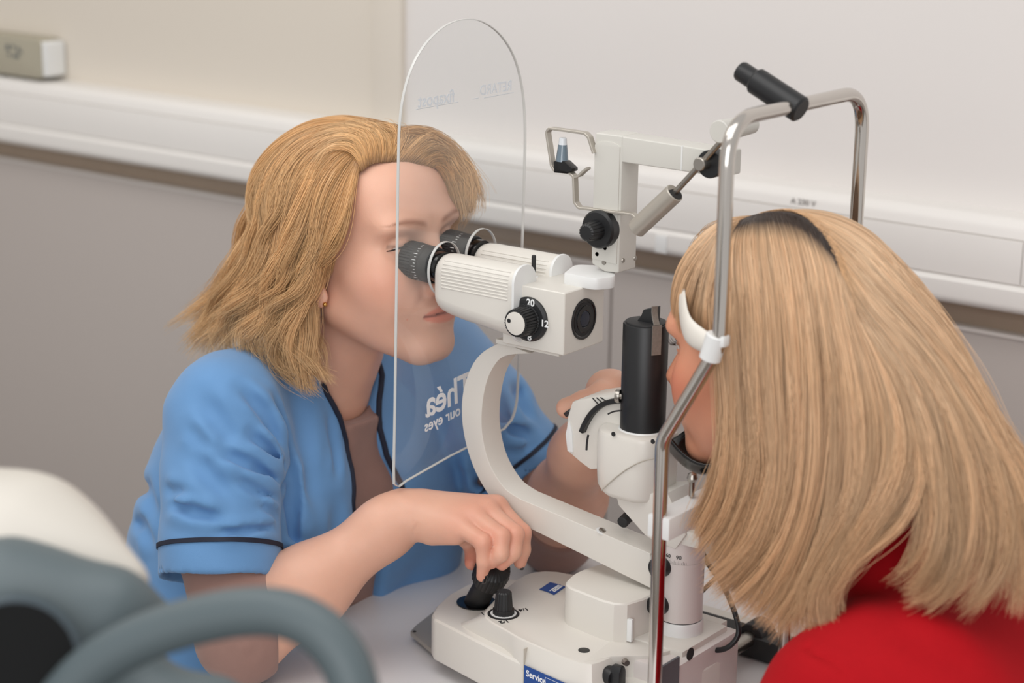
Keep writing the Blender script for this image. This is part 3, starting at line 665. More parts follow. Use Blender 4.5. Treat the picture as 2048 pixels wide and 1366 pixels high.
# white clips and forehead band
for y_ in (yn, yf):
    q_ = PY(1427, 694, yn); tz = zu-.002
    d_ = np.array([xh-low_x, 0, zu-zl]); d_ /= np.linalg.norm(d_)
    c0 = np.array([q_[0], y_, q_[2]])
    cl = MB(); cl.lathe([(-.0125, .0085), (-.0115, .0100), (.0115, .0100), (.0125, .0085)], c0, d_*.55+np.array([0, 0, .45]), 28)
    cl.box(c0+[.004, -.006, .002], c0+[.014, .006, .013], .003)
    cl.build('band_clip', M_WHITE2, HR)
xfh = .128
cl0 = PY(1427, 694, yn)
bp = [(cl0[0]-.002, yn, cl0[2]), (.190, yn+.014, .434), (.155, -.032, .445), (.132, .002, .453), (.1235, .035, .456), (.132, .068, .453), (.155, .102, .445), (.190, yf-.014, .434), (cl0[0]-.002, yf, cl0[2])]
bpS = smooth_path(bp, 8)
mbnd = mat('white_silicone', rgb(226, 221, 212), .5, var=.01, sss=0)
m = MB(); n_ = len(bpS); rings = []
for i, p in enumerate(bpS):
    t_ = bpS[min(i+1, n_-1)]-bpS[max(i-1, 0)]; t_ /= np.linalg.norm(t_); s_ = i/(n_-1); h_ = .011*(math.sin(math.pi*s_)**.5)+.006
    nr = np.cross(t_, ez); nr /= np.linalg.norm(nr); upv = np.cross(nr, t_)
    sec = []
    for a_ in range(16):
        th = 2*math.pi*a_/16; zz = h_*math.copysign(abs(math.sin(th))**.7, math.sin(th)); tt = .0022*math.cos(th)
        lip = .0035*(abs(zz)/h_)**3
        sec.append(p+upv*zz-nr*(tt-lip*0.8))
    rings.append(sec)
m.loft(rings).build('forehead_band', mbnd, HR)
# fixation lamp on the top tube
lp = np.array([xh, .018, ztp]); ld = np.array([-.115, -.004, .062]); ld = PX(1497, 152, .185)-PX(1583, 208, xh); ld /= np.linalg.norm(ld)
l0 = PX(1586, 210, xh)-ld*.004
lm = MB().lathe([(-.006, .0105), (-.004, .0125), (.048, .0125), (.050, .0110)], l0, ld, 36).build('fixation_lamp', M_BLACK, HR)
MB().lathe([(.049, .0095), (.066, .0095), (.068, .0085)], l0, ld, 32).build('lamp_nose', M_BLACK, lm)
# crossbar, chin cup
zx0, zx1 = .236, .258
xx = .178
MB().prism([(xx-.012, zx0), (xx+.012, zx0), (xx+.012, zx1), (xx-.012, zx1)], 'y', yn-.004, .075, .002).build('chin_beam', M_WHITE2, HR)
pk = PX(1384, 968, xx-.004)
MB().lathe([(-.012, .0028), (.002, .0028), (.003, .0042), (.006, .0055), (.010, .0042), (.0115, .0018)], pk, (0, 0, 1), 24).build('beam_screw', M_STEEL, HR)
cc = np.array([.147, YA, .268])
V_, Fa_ = [], []
for i in range(9):
    for k in range(33):
        s_ = (i/8-.5)*2; t_ = (k/32-.5)*2
        y_ = YA+t_*.036; x_ = .136+.030*s_+.018*t_*t_; z_ = .263+.012*s_*s_+.022*t_*t_-.010*s_
        V_.append((x_, y_, z_))
for i in range(8):
    for k in range(32):
        a_ = i*33+k; Fa_.append((a_, a_+1, a_+34, a_+33))
cu = MB().add(V_, Fa_).build('chin_cup', M_BLKGLOSS, HR)
sm = cu.modifiers.new('thickness', 'SOLIDIFY'); sm.thickness = .003; sm.offset = 0
MB().tube(smooth_path([(.156, YA, .262), (.160, YA-.004, .245), (.172, YA-.01, .235)], 6), .0048, 14).build('cup_stem', M_BLACK, HR)
# ------------------------------------------------------------------ implicit surfaces -> mesh
f4 = np.float32
def A_(p): return np.asarray(p, f4)
def smin(a, b, k):
    h = np.clip(.5+.5*(b-a)/k, 0, 1); return b+(a-b)*h-k*h*(1-h)
def smax(a, b, k): return -smin(-a, -b, k)
def s_ell(P, c, r, R=None):
    q = P-A_(c)
    if R is not None: q = q@A_(R)
    r = A_(r); k0 = np.sqrt(((q/r)**2).sum(1))+1e-6; k1 = np.sqrt(((q/(r*r))**2).sum(1))+1e-6
    return k0*(k0-1)/k1
def s_cap(P, a, b, ra, rb=None):
    rb = ra if rb is None else rb
    a, b = A_(a), A_(b); ab = b-a; t = np.clip(((P-a)@ab)/(ab@ab), 0, 1)
    d = P-a-t[:, None]*ab
    return np.sqrt((d*d).sum(1))-(ra+(rb-ra)*t)
def s_chain(P, pts, rad, k=.006):
    d = None
    for i in range(len(pts)-1):
        e = s_cap(P, pts[i], pts[i+1], rad[i], rad[i+1]); d = e if d is None else smin(d, e, k)
    return d
def seg_dist(P, a, b):
    a, b = A_(a), A_(b); ab = b-a; t = np.clip(((P-a)@ab)/(ab@ab), 0, 1); d = P-a-t[:, None]*ab
    return np.sqrt((d*d).sum(1)), t
def crease(P, pts, amp, w):
    """groove (amp>0) or ridge (amp<0) along a polyline, fading at both ends"""
    out = np.zeros(len(P), f4); n = len(pts)-1
    best = np.full(len(P), 9.0, f4); tt = np.zeros(len(P), f4)
    for i in range(n):
        d, t = seg_dist(P, pts[i], pts[i+1]); m = d < best; best[m] = d[m]; tt[m] = (i+t[m])/n
    fade = np.clip(np.minimum(tt, 1-tt)*4, 0, 1)*.85+.15
    return amp*(np.exp(-(best/w)**2)-.55*np.exp(-((best-2.0*w)/(w*1.1))**2))*fade
def half(P, o, n):
    n = A_(n); n = n/np.linalg.norm(n); return (P-A_(o))@n
def mesh_sdf(fn, lo, hi, h, B=8):
    lo = A_(lo); nb = np.ceil((A_(hi)-lo)/(h*B)).astype(int); N = nb*B+2
    g = np.stack(np.meshgrid(*[np.arange(k) for k in nb], indexing='ij'), -1).reshape(-1, 3)
    ctr = lo+(g+.5)*(h*B)
    d = fn(ctr.astype(f4)); act = g[np.abs(d) < h*B*.866*1.35+h*2]
    o = np.arange(B+1); loc = np.stack(np.meshgrid(o, o, o, indexing='ij'), -1).reshape(-1, 3)
    VV = []; CID = []; EDG = []
    CH = 900
    corners = [(0, 0, 0), (1, 0, 0), (0, 1, 0), (1, 1, 0), (0, 0, 1), (1, 0, 1), (0, 1, 1), (1, 1, 1)]
    edges = [(0, 1), (2, 3), (4, 5), (6, 7), (0, 2), (1, 3), (4, 6), (5, 7), (0, 4), (1, 5), (2, 6), (3, 7)]
    for s in range(0, len(act), CH):
        a = act[s:s+CH]; idx = a[:, None, :]*B+loc[None]
        val = fn((lo+idx.reshape(-1, 3)*h).astype(f4)).reshape(len(a), B+1, B+1, B+1)
        C = np.stack([val[:, c[0]:c[0]+B, c[1]:c[1]+B, c[2]:c[2]+B] for c in corners], -1)
        ins = C < 0; any_ = ins.any(-1) & ~ins.all(-1)
        b_, i_, j_, k_ = np.nonzero(any_)
        if len(b_) == 0: continue
        cv = C[b_, i_, j_, k_]; cell = a[b_]*B+np.stack([i_, j_, k_], 1)
        acc = np.zeros((len(b_), 3)); cnt = np.zeros(len(b_))
        for e0, e1 in edges:
            v0, v1 = cv[:, e0], cv[:, e1]; m = (v0 < 0) != (v1 < 0)
            t = np.where(m, v0/np.where(m, v0-v1, 1), 0)
            p = np.array(corners[e0])+t[:, None]*(np.array(corners[e1])-np.array(corners[e0]))
            acc += p*m[:, None]; cnt += m
        VV.append(lo+(cell+acc/cnt[:, None])*h); CID.append((cell[:, 0]*N[1]+cell[:, 1])*N[2]+cell[:, 2])
        EDG.append(np.stack([cv[:, 0] < 0, cv[:, 1] < 0, cv[:, 2] < 0, cv[:, 4] < 0], 1))
    V = np.concatenate(VV); cid = np.concatenate(CID); E = np.concatenate(EDG)
    srt = np.argsort(cid); cs = cid[srt]
    def look(q):
        p = np.searchsorted(cs, q); p = np.minimum(p, len(cs)-1); ok = cs[p] == q; return np.where(ok, srt[p], -1)
    st = (N[1]*N[2], N[2], 1); quads = []
    for ax, (s1, s2) in enumerate(((st[1], st[2]), (st[2], st[0]), (st[0], st[1]))):
        m = E[:, 0] != E[:, ax+1]; c = cid[m]; fl = E[m, 0]
        q = np.stack([np.nonzero(m)[0], look(c-s1), look(c-s1-s2), look(c-s2)], 1)
        ok = (q >= 0).all(1); q = q[ok]; fl = fl[ok]
        q[~fl] = q[~fl][:, ::-1]
        quads.append(q)
    return V, np.concatenate(quads)
def sdf_object(name, V, Q, m, parent=None, smooth=2, color=None):
    # a little relaxation removes grid steps
    for _ in range(smooth):
        acc = np.zeros_like(V); cnt = np.zeros(len(V))
        for a, b in ((0, 1), (1, 2), (2, 3), (3, 0)):
            np.add.at(acc, Q[:, a], V[Q[:, b]]); np.add.at(acc, Q[:, b], V[Q[:, a]]); np.add.at(cnt, Q[:, a], 1); np.add.at(cnt, Q[:, b], 1)
        V = V*.5+.5*acc/np.maximum(cnt, 1)[:, None]
    loc = np.array(root_loc(parent)) if parent is not None else np.zeros(3)
    me = bpy.data.meshes.new(name); W = (V-loc).astype(f4)
    me.vertices.add(len(W)); me.vertices.foreach_set('co', W.ravel())
    me.loops.add(Q.size); me.loops.foreach_set('vertex_index', Q.ravel().astype(np.int32))
    me.polygons.add(len(Q)); me.polygons.foreach_set('loop_start', np.arange(0, Q.size, 4, dtype=np.int32)); me.polygons.foreach_set('loop_total', np.full(len(Q), 4, np.int32))
    me.update(calc_edges=True); me.validate()
    me.polygons.foreach_set('use_smooth', np.ones(len(me.polygons), bool))
    me.materials.append(m)
    if color is not None:
        at = me.color_attributes.new('tone', 'FLOAT_COLOR', 'POINT'); c = color(V); at.data.foreach_set('color', np.concatenate([c, np.ones((len(c), 1))], 1).astype(f4).ravel())
    o = bpy.data.objects.new(name, me); return put(o, parent)

def skin_mat(name, base):
    m = mat(name, base, .42, var=.05, scale=60, bump=.12, bscale=900, spec=.4, sss=.18)
    nt = m.node_tree; b = nt.nodes['Principled BSDF']; mixn = [n for n in nt.nodes if n.type == 'MIX'][0]
    at = nt.nodes.new('ShaderNodeAttribute'); at.attribute_name = 'tone'
    mul = nt.nodes.new('ShaderNodeMix'); mul.data_type = 'RGBA'; mul.blend_type = 'MULTIPLY'; mul.inputs[0].default_value = 1
    nt.links.new(mixn.outputs[2], mul.inputs[6]); nt.links.new(at.outputs['Color'], mul.inputs[7]); nt.links.new(mul.outputs[2], b.inputs['Base Color'])
    return m
M_SKIN = skin_mat('fair_skin', rgb(226, 176, 152))
M_SKIN2 = skin_mat('rosy_skin', rgb(214, 150, 120))

def hit(fn, u, v, t0=1.2, t1=3.4):
    d = dirv(u, v); t = t0
    for _ in range(90):
        v_ = float(fn(A_(CAM+t*d)[None])[0])
        if v_ < .0004: break
        t += max(v_*.8, .0004)
        if t > t1: break
    return CAM+t*d
# ------------------------------------------------------------------ heads
def head_sdf(L, open_eye=(-.16, .20), mouth=.0011):
    """L: local points, x forward, y left, z up, metres; origin between the ears at eye level"""
    S = L.copy(); S[:, 1] = np.abs(L[:, 1])
    d = s_ell(L, (-.014, 0, .034), (.099, .0745, .078))
    d = smin(d, s_ell(L, (.040, 0, -.030), (.058, .060, .078)), .030)
    d = smin(d, s_ell(L, (.060, 0, .040), (.036, .052, .040)), .030)          # forehead
    d = smin(d, s_ell(S, (.056, .044, -.030), (.026, .022, .022)), .030)        # cheek bones
    d = smin(d, s_ell(S, (.062, .032, -.055), (.026, .022, .026)), .026)        # cheeks
    d = smin(d, s_cap(S, (.010, .049, -.062), (.074, .014, -.106), .0150, .0150), .030)   # jaw
    d = smin(d, s_ell(L, (.083, 0, -.104), (.019, .022, .0165)), .018)          # chin
    d = smin(d, s_ell(L, (.082, 0, -.070), (.022, .031, .024)), .016)           # muzzle
    d = smin(d, s_ell(S, (.083, .026, .020), (.013, .028, .008)), .020)         # brows
    d = smax(d, -s_ell(S, (.100, .034, -.001), (.019, .019, .011)), .014)       # sockets
    d = smin(d, s_cap(L, (.090, 0, .004), (.116, 0, -.040), .0065, .0098), .012)  # nose
    d = smin(d, s_ell(S, (.104, .0125, -.044), (.0105, .0075, .0075)), .007)
    d = smax(d, -s_ell(S, (.107, .0068, -.0535), (.006, .0035, .005)), .003)
    # lids around an eyeball
    E = A_((.0775, .0315, -.001))
    q = S-E; lid = np.sqrt((q*q).sum(1))-.0136
    ca, sa = math.cos(.28), math.sin(.28); qx = q[:, 0]*ca+q[:, 1]*sa; qy = -q[:, 0]*sa+q[:, 1]*ca
    up_, lo_ = open_eye[1], open_eye[0]; prof = np.clip(1-(qy/.0118)**2, 0, 1)
    wedge = np.maximum(q[:, 2]-qx*up_*prof, qx*lo_*prof-q[:, 2]); wedge = np.maximum(wedge, -qx+.004)
    lid = smax(lid, -wedge, .0008)
    d = smin(d, lid, .0035)
    # lips
    lc = np.abs(L[:, 1])
    ul = s_ell(L, (.0975, 0, -.0660), (.0095, .0225, .0052)); ll = s_ell(L, (.0965, 0, -.0772), (.0092, .0195, .0062))
    d = smin(d, ul, .006); d = smin(d, ll, .005)
    d = smin(d, s_cap(S, (.0935, .012, -.0585), (.0990, .004, -.0585), .003), .006)
    cut, _ = seg_dist(S, (.1065, 0, -.0712), (.1005, .014, -.0712)); c2, _ = seg_dist(S, (.1005, .014, -.0712), (.0890, .0258, -.0695))
    cut = np.minimum(cut, c2)-mouth
    d = smax(d, -cut, .0025)
    d = d+.0016*np.exp(-((S[:, 0]-.086)**2+(S[:, 1]-.029)**2+(S[:, 2]+.068)**2)/.005**2)
    # fold from nostril to mouth corner
    d = d+crease(S, [(.098, .018, -.046), (.092, .027, -.056), (.085, .033, -.070)], .0016, .004)
    return d
def ear_sdf(L, side):
    S = L.copy(); S[:, 1] = L[:, 1]*side
    e = s_ell(S, (-.006, .074, -.012), (.017, .0065, .030))
    e = smax(e, -s_ell(S, (-.002, .080, -.006), (.010, .005, .019)), .004)
    e = smin(e, s_ell(S, (.006, .0740, -.0445), (.0115, .0052, .0120)), .006)
    return e
def head_tone(L, lip=(1.0, .66, .62), blush=.10, brow=(.46, .35, .29)):
    S = L.copy(); S[:, 1] = np.abs(L[:, 1]); T = np.ones((len(L), 3))
    def g(c, r): return np.exp(-(((S-A_(c))/A_(r))**2).sum(1))
    b = np.clip(g((.070, .050, -.035), (.03, .025, .022))*blush*1.4+g((.10, .004, -.045), (.02, .02, .02))*blush, 0, .3)
    T *= 1-b[:, None]*np.array([.12, .9, 1.0])
    z = L[:, 2]; lw = .0100*np.clip(1-(S[:, 1]/.0255)**2, 0, 1)**.6+1e-4; lm = np.clip(1.5-1.5*(np.abs(z+.0718)/lw)**3, 0, 1)*np.clip((L[:, 0]-.080)/.004, 0, 1)
    T = T*(1-lm[:, None])+lm[:, None]*np.array(lip)
    dm = np.exp(-((z+.0712)/.0013)**2)*(S[:, 1] < .026)*(L[:, 0] > .084); T *= 1-dm[:, None]*np.array([.72, .82, .82])
    # brow
    yb = S[:, 1]; zb = .0185+.006*np.sin(np.clip((yb-.010)/.042, 0, 1)*2.2); bw = .0032*np.clip((.056-yb)/.02, .3, 1)
    bm_ = np.exp(-((z-zb)/bw)**2)*np.clip((yb-.008)/.008, 0, 1)*np.clip((.058-yb)/.010, 0, 1)*(L[:, 0] > .045); T = T*(1-bm_[:, None]*.95)+bm_[:, None]*.95*np.array(brow)
    # lash line
    rl = np.exp(-((z-.0015)/.0022)**2)*((yb > .02) & (yb < .047) & (L[:, 0] > .055)); T *= 1-.45*rl[:, None]
    return T
def frame_of(fwd, up):
    x = np.array(fwd, float); x /= np.linalg.norm(x); u = np.array(up, float); y = np.cross(u, x); y /= np.linalg.norm(y); z = np.cross(x, y); return np.stack([x, y, z], 1)   # columns

# ------------------------------------------------------------------ the examiner
DR = thing('person', 'examiner in blue tunic with wavy blonde hair looking into the eyepieces', 'person', (-.46, .035, FLOOR))
HS = 1.07
HF = frame_of((math.cos(.13), -.03, math.sin(.13)), (-.13, 0.0, 1))
HO = np.array([-.2985, .035, .4310])
def to_head(P): return (((P-A_(HO))@A_(HF))/HS).astype(f4)
def pw(u, v, y): return PY(u, v, y)
# near (right) hand on the joystick
W1 = pw(812, 1024, -.052)
EL1 = np.array([-.262, -.195, .052])
MC = [pw(918, 1052, -.046), pw(946, 1034, -.030), pw(972, 1022, -.013), pw(992, 1014, .005)]      # little .. index knuckles
PIPs = [pw(966, 1084, -.052), pw(1002, 1074, -.035), pw(1029, 1069, -.017), pw(1043, 1066, .004)]
DIPs = [pw(968, 1122, -.052), pw(1001, 1108, -.043), pw(1026, 1104, -.024), pw(1045, 1100, .004)]
TIPs = [pw(964, 1153, -.049), pw(982, 1126, -.044), pw(1004, 1128, -.034), pw(1040, 1125, .002)]
def near_arm(P):
    d = s_chain(P, [EL1, EL1*.62+W1*.38, W1*.88+EL1*.12, W1], [.041, .040, .0265, .0235], .03)
    # flatten the wrist a little, palm
    pc = W1*.5+(MC[1]+MC[2])*.25
    for i, (m_, r0, r1) in enumerate(zip(MC, (.0165, .0175, .0180, .0170), (.0115, .0120, .0125, .0125))):
        w_ = W1+(m_-pc)*.18+np.array([0, (i-1.5)*.006, 0])
        d = smin(d, s_cap(P, w_+(m_-w_)*.12, m_, r0, r1), .014)
    d = smin(d, s_cap(P, W1*.45+MC[0]*.55+np.array([0, -.002, -.012]), MC[0]+np.array([-.004, .0, -.010]), .0150, .0110), .014)
    fd = None
    for m_, p_, di, t_, r in zip(MC, PIPs, DIPs, TIPs, (.0082, .0092, .0096, .0094)):
        f = s_chain(P, [m_, p_, di, t_], [r*1.22, r*1.06, r*.90, r*.74], .0035)
        f = f-.0007*np.exp(-(((P-A_(p_))**2).sum(1))/.008**2)
        fd = f if fd is None else smin(fd, f, .0012)
    # thumb on the far side of the stick, its tip showing between the fingers
    th = s_chain(P, [W1*.55+MC[3]*.45+np.array([0, .012, -.018]), pw(952, 1090, .012), pw(950, 1112, .000), pw(944, 1126, -.008)], [.0150, .0115, .0098, .0080], .006)
    fd = smin(fd, th, .0015)
    d = smin(d, fd, .0055)
    # wrist creases and tendon lines
    d = d+crease(P, [pw(836, 1025, -.075), pw(833, 1048, -.075), pw(829, 1066, -.07)], .0009, .0018)
    d = d+crease(P, [pw(826, 1035, -.075), pw(822, 1060, -.072)], .0008, .0016)
    return d
# far (left) hand on the lamp control
W2 = pw(1168, 890, .145); EL2 = np.array([-.200, .275, .045])
HB = pw(1222, 800, .115)
def far_arm(P):
    d = s_chain(P, [EL2, EL2*.55+W2*.45, W2*.9+EL2*.1, W2], [.042, .041, .030, .026], .03)
    d = smin(d, s_cap(P, W2, HB, .022, .022), .02)
    d = smin(d, s_ell(P, pw(1222, 790, .115), (.030, .018, .028)), .015)
    d = smin(d, s_chain(P, [pw(1240, 792, .10), pw(1205, 786, .095), pw(1165, 801, .084), pw(1133, 816, .078)], [.015, .0125, .0095, .0112], .006), .006)
    d = smin(d, s_chain(P, [pw(1215, 790, .12), pw(1228, 765, .112), pw(1262, 764, .10), pw(1285, 790, .09)], [.0125, .0105, .0095, .008], .006), .006)
    d = smin(d, s_chain(P, [pw(1225, 800, .125), pw(1250, 778, .118), pw(1285, 785, .112), pw(1300, 815, .105)], [.0125, .0105, .0095, .008], .006), .005)
    d = smin(d, s_chain(P, [pw(1225, 815, .13), pw(1258, 800, .125), pw(1290, 812, .12), pw(1300, 840, .115)], [.0115, .0098, .009, .0075], .006), .005)
    d = smin(d, s_chain(P, [pw(1220, 830, .132), pw(1250, 822, .13), pw(1275, 835, .126), pw(1283, 860, .12)], [.0108, .009, .008, .007], .006), .005)
    return d
NK = np.array([-.372, .035, .262])
def neck_core(P):
    d = s_cap(P, HO+np.array([-.006, 0, -.045]), NK+np.array([.012, 0, 0]), .052, .058)
    d = smin(d, s_cap(P, NK+np.array([-.01, -.10, -.03]), NK+np.array([-.01, .10, -.03]), .028), .04)
    d = smin(d, s_ell(P, (-.39, .035, .14), (.06, .10, .14)), .05)
    d = smin(d, s_chain(P, [(-.355, -.115, .240), (-.315, -.165, .15), EL1], [.035, .040, .040], .02), .03)
    d = smin(d, s_chain(P, [(-.345, .185, .240), (-.27, .245, .14), EL2], [.035, .040, .040], .02), .03)
    # collar bones / throat
    d = d+crease(P, [pw(790, 700, .06), pw(770, 800, .05)], .003, .012)
    return d
def near_box(P, lo, hi, fn, far):
    lo, hi = A_(lo), A_(hi); m = ((P > lo) & (P < hi)).all(1); d = np.full(len(P), far, f4)
    q = np.maximum(np.maximum(lo-P, P-hi), 0); d = np.sqrt((q*q).sum(1)).astype(f4)+.02
    if m.any(): d[m] = fn(P[m])
    return d
def bounds(pts, pad):
    p = np.array(pts); return p.min(0)-pad, p.max(0)+pad
bH = bounds([HO+np.array([-.13, -.1, -.15]), HO+np.array([.16, .1, .14])], .07)
b1 = bounds([EL1, W1, *MC, *PIPs, *TIPs], .07); b2 = bounds([EL2, W2, HB, pw(1133, 816, .078), pw(1300, 840, .115)], .07)
def head_w(P):
    L = to_head(P); d = head_sdf(L, (-.02, .06), .0012)
    return smin(d, np.minimum(ear_sdf(L, -1), ear_sdf(L, 1)), .004)*HS
def doctor_body(P):
    d = neck_core(P)
    d = smin(d, near_box(P, *bH, head_w, 1), .030)
    d = smin(d, near_box(P, *b1, near_arm, 1), .02)
    d = smin(d, near_box(P, *b2, far_arm, 1), .02)
    return d
def doc_tone(V):
    L = to_head(V.astype(f4)); T = head_tone(L, (1.0, .60, .56), .13)
    far_ = (np.abs(L) > .16).any(1); T[far_] = 1
    def red(p, r, a):
        g = np.exp(-(((V-np.array(p))**2).sum(1))/r**2)*a; T[:] = T*(1-g[:, None]*np.array([.05, .55, .6]))
    for p in PIPs: red(p, .014, .35)
    for p in TIPs: red(p, .012, .4)
    red(pw(944, 1126, -.008), .014, .8)
    for m_ in MC: red(m_, .02, .2)
    return T
V, Q = mesh_sdf(doctor_body, (-.56, -.26, -.01), (.08, .36, .62), .0021)
sdf_object('body', V, Q, M_SKIN, DR, 1, doc_tone)
# eyes
for s in (-1, 1):
    c = HO+(HF@np.array([.0775, s*.0315, -.001]))*HS
    MB().ball(c, .0126*HS).build('eye', mat('eye_white', rgb(205, 195, 188), .15), DR)
    ic = c+(HF@np.array([.0122, 0, 0]))*HS
    MB().ball(ic, .0028, (1, 1.8, 1.8), 2).build('iris', mat('iris', rgb(58, 48, 42), .1), DR)
# lashes on the near eye
ec = HO+(HF@np.array([.0775, -.0315, -.001]))*HS
lp_ = []
for k in range(13):
    a_ = math.radians(-96+k*12.5); lp_.append(ec+(HF@np.array([.0142*math.cos(a_), .0142*math.sin(a_)*1.12, .0016-.0030*abs(math.sin(a_))**2]))*HS)
MB().tube(lp_, [.0002+.0008*math.sin(math.pi*min(1, (k+.5)/12)) for k in range(13)], 8).build('eyelashes', mat('lash', rgb(38, 26, 22), .6), DR)
# ear stud
p = pw(650, 609, -.0465); MB().ball(p, .0026).build('ear_stud', mat('gold', rgb(214, 170, 100), .2, 1.0), DR)
# dark nails
M_NAIL = mat('dark_nail_polish', rgb(34, 26, 30), .2, coat=.5)
for t_, di, nrm in ((TIPs[0], DIPs[0], (.85, .1, .1)), (TIPs[3], DIPs[3], (.9, .2, 0)), (pw(1133, 816, .078)+np.array([.006, -.004, 0]), pw(1165, 801, .084), (-.2, -.6, -.6)), (TIPs[1], DIPs[1], (.7, -.5, 0))):
    ax = np.array(t_)-np.array(di); ax /= np.linalg.norm(ax); nrm = np.array(nrm, float); nrm -= ax*(nrm@ax); nrm /= np.linalg.norm(nrm); sd = np.cross(ax, nrm)
    V_, Fa_ = [], []
    for i in range(6):
        for k in range(7):
            a_ = (k/6-.5)*1.9; u_ = -.005+.0118*i/5; wv = 1-.35*(i/5)**4
            V_.append(np.array(t_)+ax*u_+sd*math.sin(a_)*.0058*wv+nrm*(math.cos(a_)*.0064-.0012*(i/5)**2))
    for i in range(5):
        for k in range(6): a_ = i*7+k; Fa_.append((a_, a_+1, a_+8, a_+7))
    o = MB().add(V_, Fa_).build('nail', M_NAIL, DR); sm = o.modifiers.new('thickness', 'SOLIDIFY'); sm.thickness = .0006

# ---- tunic
M_TUN = mat('blue_cotton', rgb(100, 148, 198), .75, var=.03, scale=40, bump=.15, bscale=1500, sheen=.2)
M_NAVY = mat('navy_piping', rgb(22, 28, 48), .7)
M_UND = mat('mauve_jersey', rgb(152, 118, 108), .85, var=.05, scale=80, bump=.2, bscale=1600, sheen=.2)
SH1 = np.array([-.352, -.128, .262]); HM1 = np.array([-.300, -.190, .105])
SH2 = np.array([-.335, .205, .262]); HM2 = np.array([-.232, .255, .122])
ax1 = HM1-SH1; ax1 /= np.linalg.norm(ax1); ax2 = HM2-SH2; ax2 /= np.linalg.norm(ax2)
def trunk(P, g=0.0):
    d = s_cap(P, (-.480, -.065, -.20), (-.480, .135, -.20), .138+g)
    d = smin(d, s_cap(P, (-.442, -.060, -.04), (-.442, .150, -.04), .132+g), .06)
    d = smin(d, s_cap(P, (-.402, -.055, .10), (-.402, .140, .10), .112+g), .08)
    d = smin(d, s_cap(P, (-.385, -.070, .205), (-.385, .140, .205), .082+g), .07)
    d = smin(d, s_cap(P, (-.372, -.095, .268), (-.372, .165, .268), .045+g), .06)
    d = smin(d, s_ell(P, (-.355, -.040, .120), (.085+g, .080, .085)), .04)
    d = smin(d, s_ell(P, (-.355, .110, .120), (.085+g, .080, .085)), .04)
    d = smin(d, s_ell(P, (-.370, .185, .060), (.085+g, .075, .13)), .04)
    return d
def sleeve(P, S, Hm, ax, r0, r1, g=0.0):
    d = s_cap(P, S, Hm+ax*.03, r0+g, r1+g)
    return smax(d, half(P, Hm+ax*.0, ax), .003)
folds1 = [([(548, 800), (563, 870), (570, 935), (562, 985)], .010, .008), ([(480, 775), (530, 830), (558, 900)], .006, .008), ([(500, 868), (535, 898), (562, 945)], .008, .006),
          ([(440, 905), (500, 930), (558, 968)], .007, .007), ([(335, 1005), (385, 1022), (450, 1038)], .006, .007), ([(425, 1066), (490, 1062), (552, 1052)], .0045, .0055),
          ([(385, 900), (420, 955), (460, 990)], .004, .009), ([(400, 790), (440, 850), (470, 890)], .004, .010), ([(515, 1005), (540, 1022), (556, 1036)], .004, .005),
          ([(330, 978), (360, 985), (410, 1000)], .004, .007), ([(470, 955), (510, 980), (556, 1000)], .004, .006), ([(380, 850), (400, 880), (440, 905)], .003, .008)]
folds2 = [([(588, 770), (604, 860), (612, 950), (606, 1070)], .0055, .013), ([(568, 880), (576, 990), (584, 1130)], .008, .010), ([(645, 880), (648, 990), (655, 1100)], .0025, .014), ([(560, 1100), (580, 1130), (600, 1160)], .008, .008),
          ([(265, 1000), (290, 1050), (312, 1100)], .004, .010), ([(285, 920), (298, 980), (312, 1040)], .0035, .010), ([(675, 1000), (672, 1080), (690, 1140)], .004, .010), ([(735, 1080), (733, 1120), (740, 1160)], .006, .008), ([(300, 1120), (315, 1180), (330, 1240)], .003, .010), ([(655, 830), (668, 900), (672, 960)], .003, .006)]
folds3 = [([(1000, 825), (1030, 858), (1066, 882)], .009, .008), ([(980, 770), (1005, 830), (1025, 870)], .007, .009), ([(950, 900), (965, 960), (970, 1030)], .010, .009), ([(900, 950), (905, 1000), (895, 1060)], .008, .010), ([(1000, 700), (1030, 790), (1055, 850)], .005, .010), ([(1005, 905), (1040, 900), (1075, 888)], .0035, .006), ([(860, 800), (870, 880), (865, 950)], .005, .012)]
SL1 = lambda P: s_cap(P, SH1, HM1+ax1*.03, .062, .066)
SL2 = lambda P: s_cap(P, SH2, HM2+ax2*.03, .062, .062)
CB = lambda P: np.minimum(np.minimum(trunk(P), SL1(P)), SL2(P))
F1 = [([hit(CB, *p) for p in pts], a_*1.55, w_*.9) for pts, a_, w_ in folds1]
F2 = [([hit(CB, *p) for p in pts], a_*1.55, w_*.9) for pts, a_, w_ in folds2]
F3 = [([hit(CB, *p) for p in pts], a_*1.55, w_*.9) for pts, a_, w_ in folds3]
LP = [hit(trunk, u, v) for u, v in ((640, 742), (655, 785), (678, 830), (695, 880), (706, 935), (711, 1005), (713, 1080))]
_z = np.array([p[2] for p in LP])[::-1]; _w = np.array([max(.012, .035-p[1]) for p in LP])[::-1]
def vneck(P):
    w_ = np.interp(P[:, 2], _z, _w).astype(f4)
    return np.maximum(np.abs(P[:, 1]-.035)-w_, -(P[:, 0]+.36))
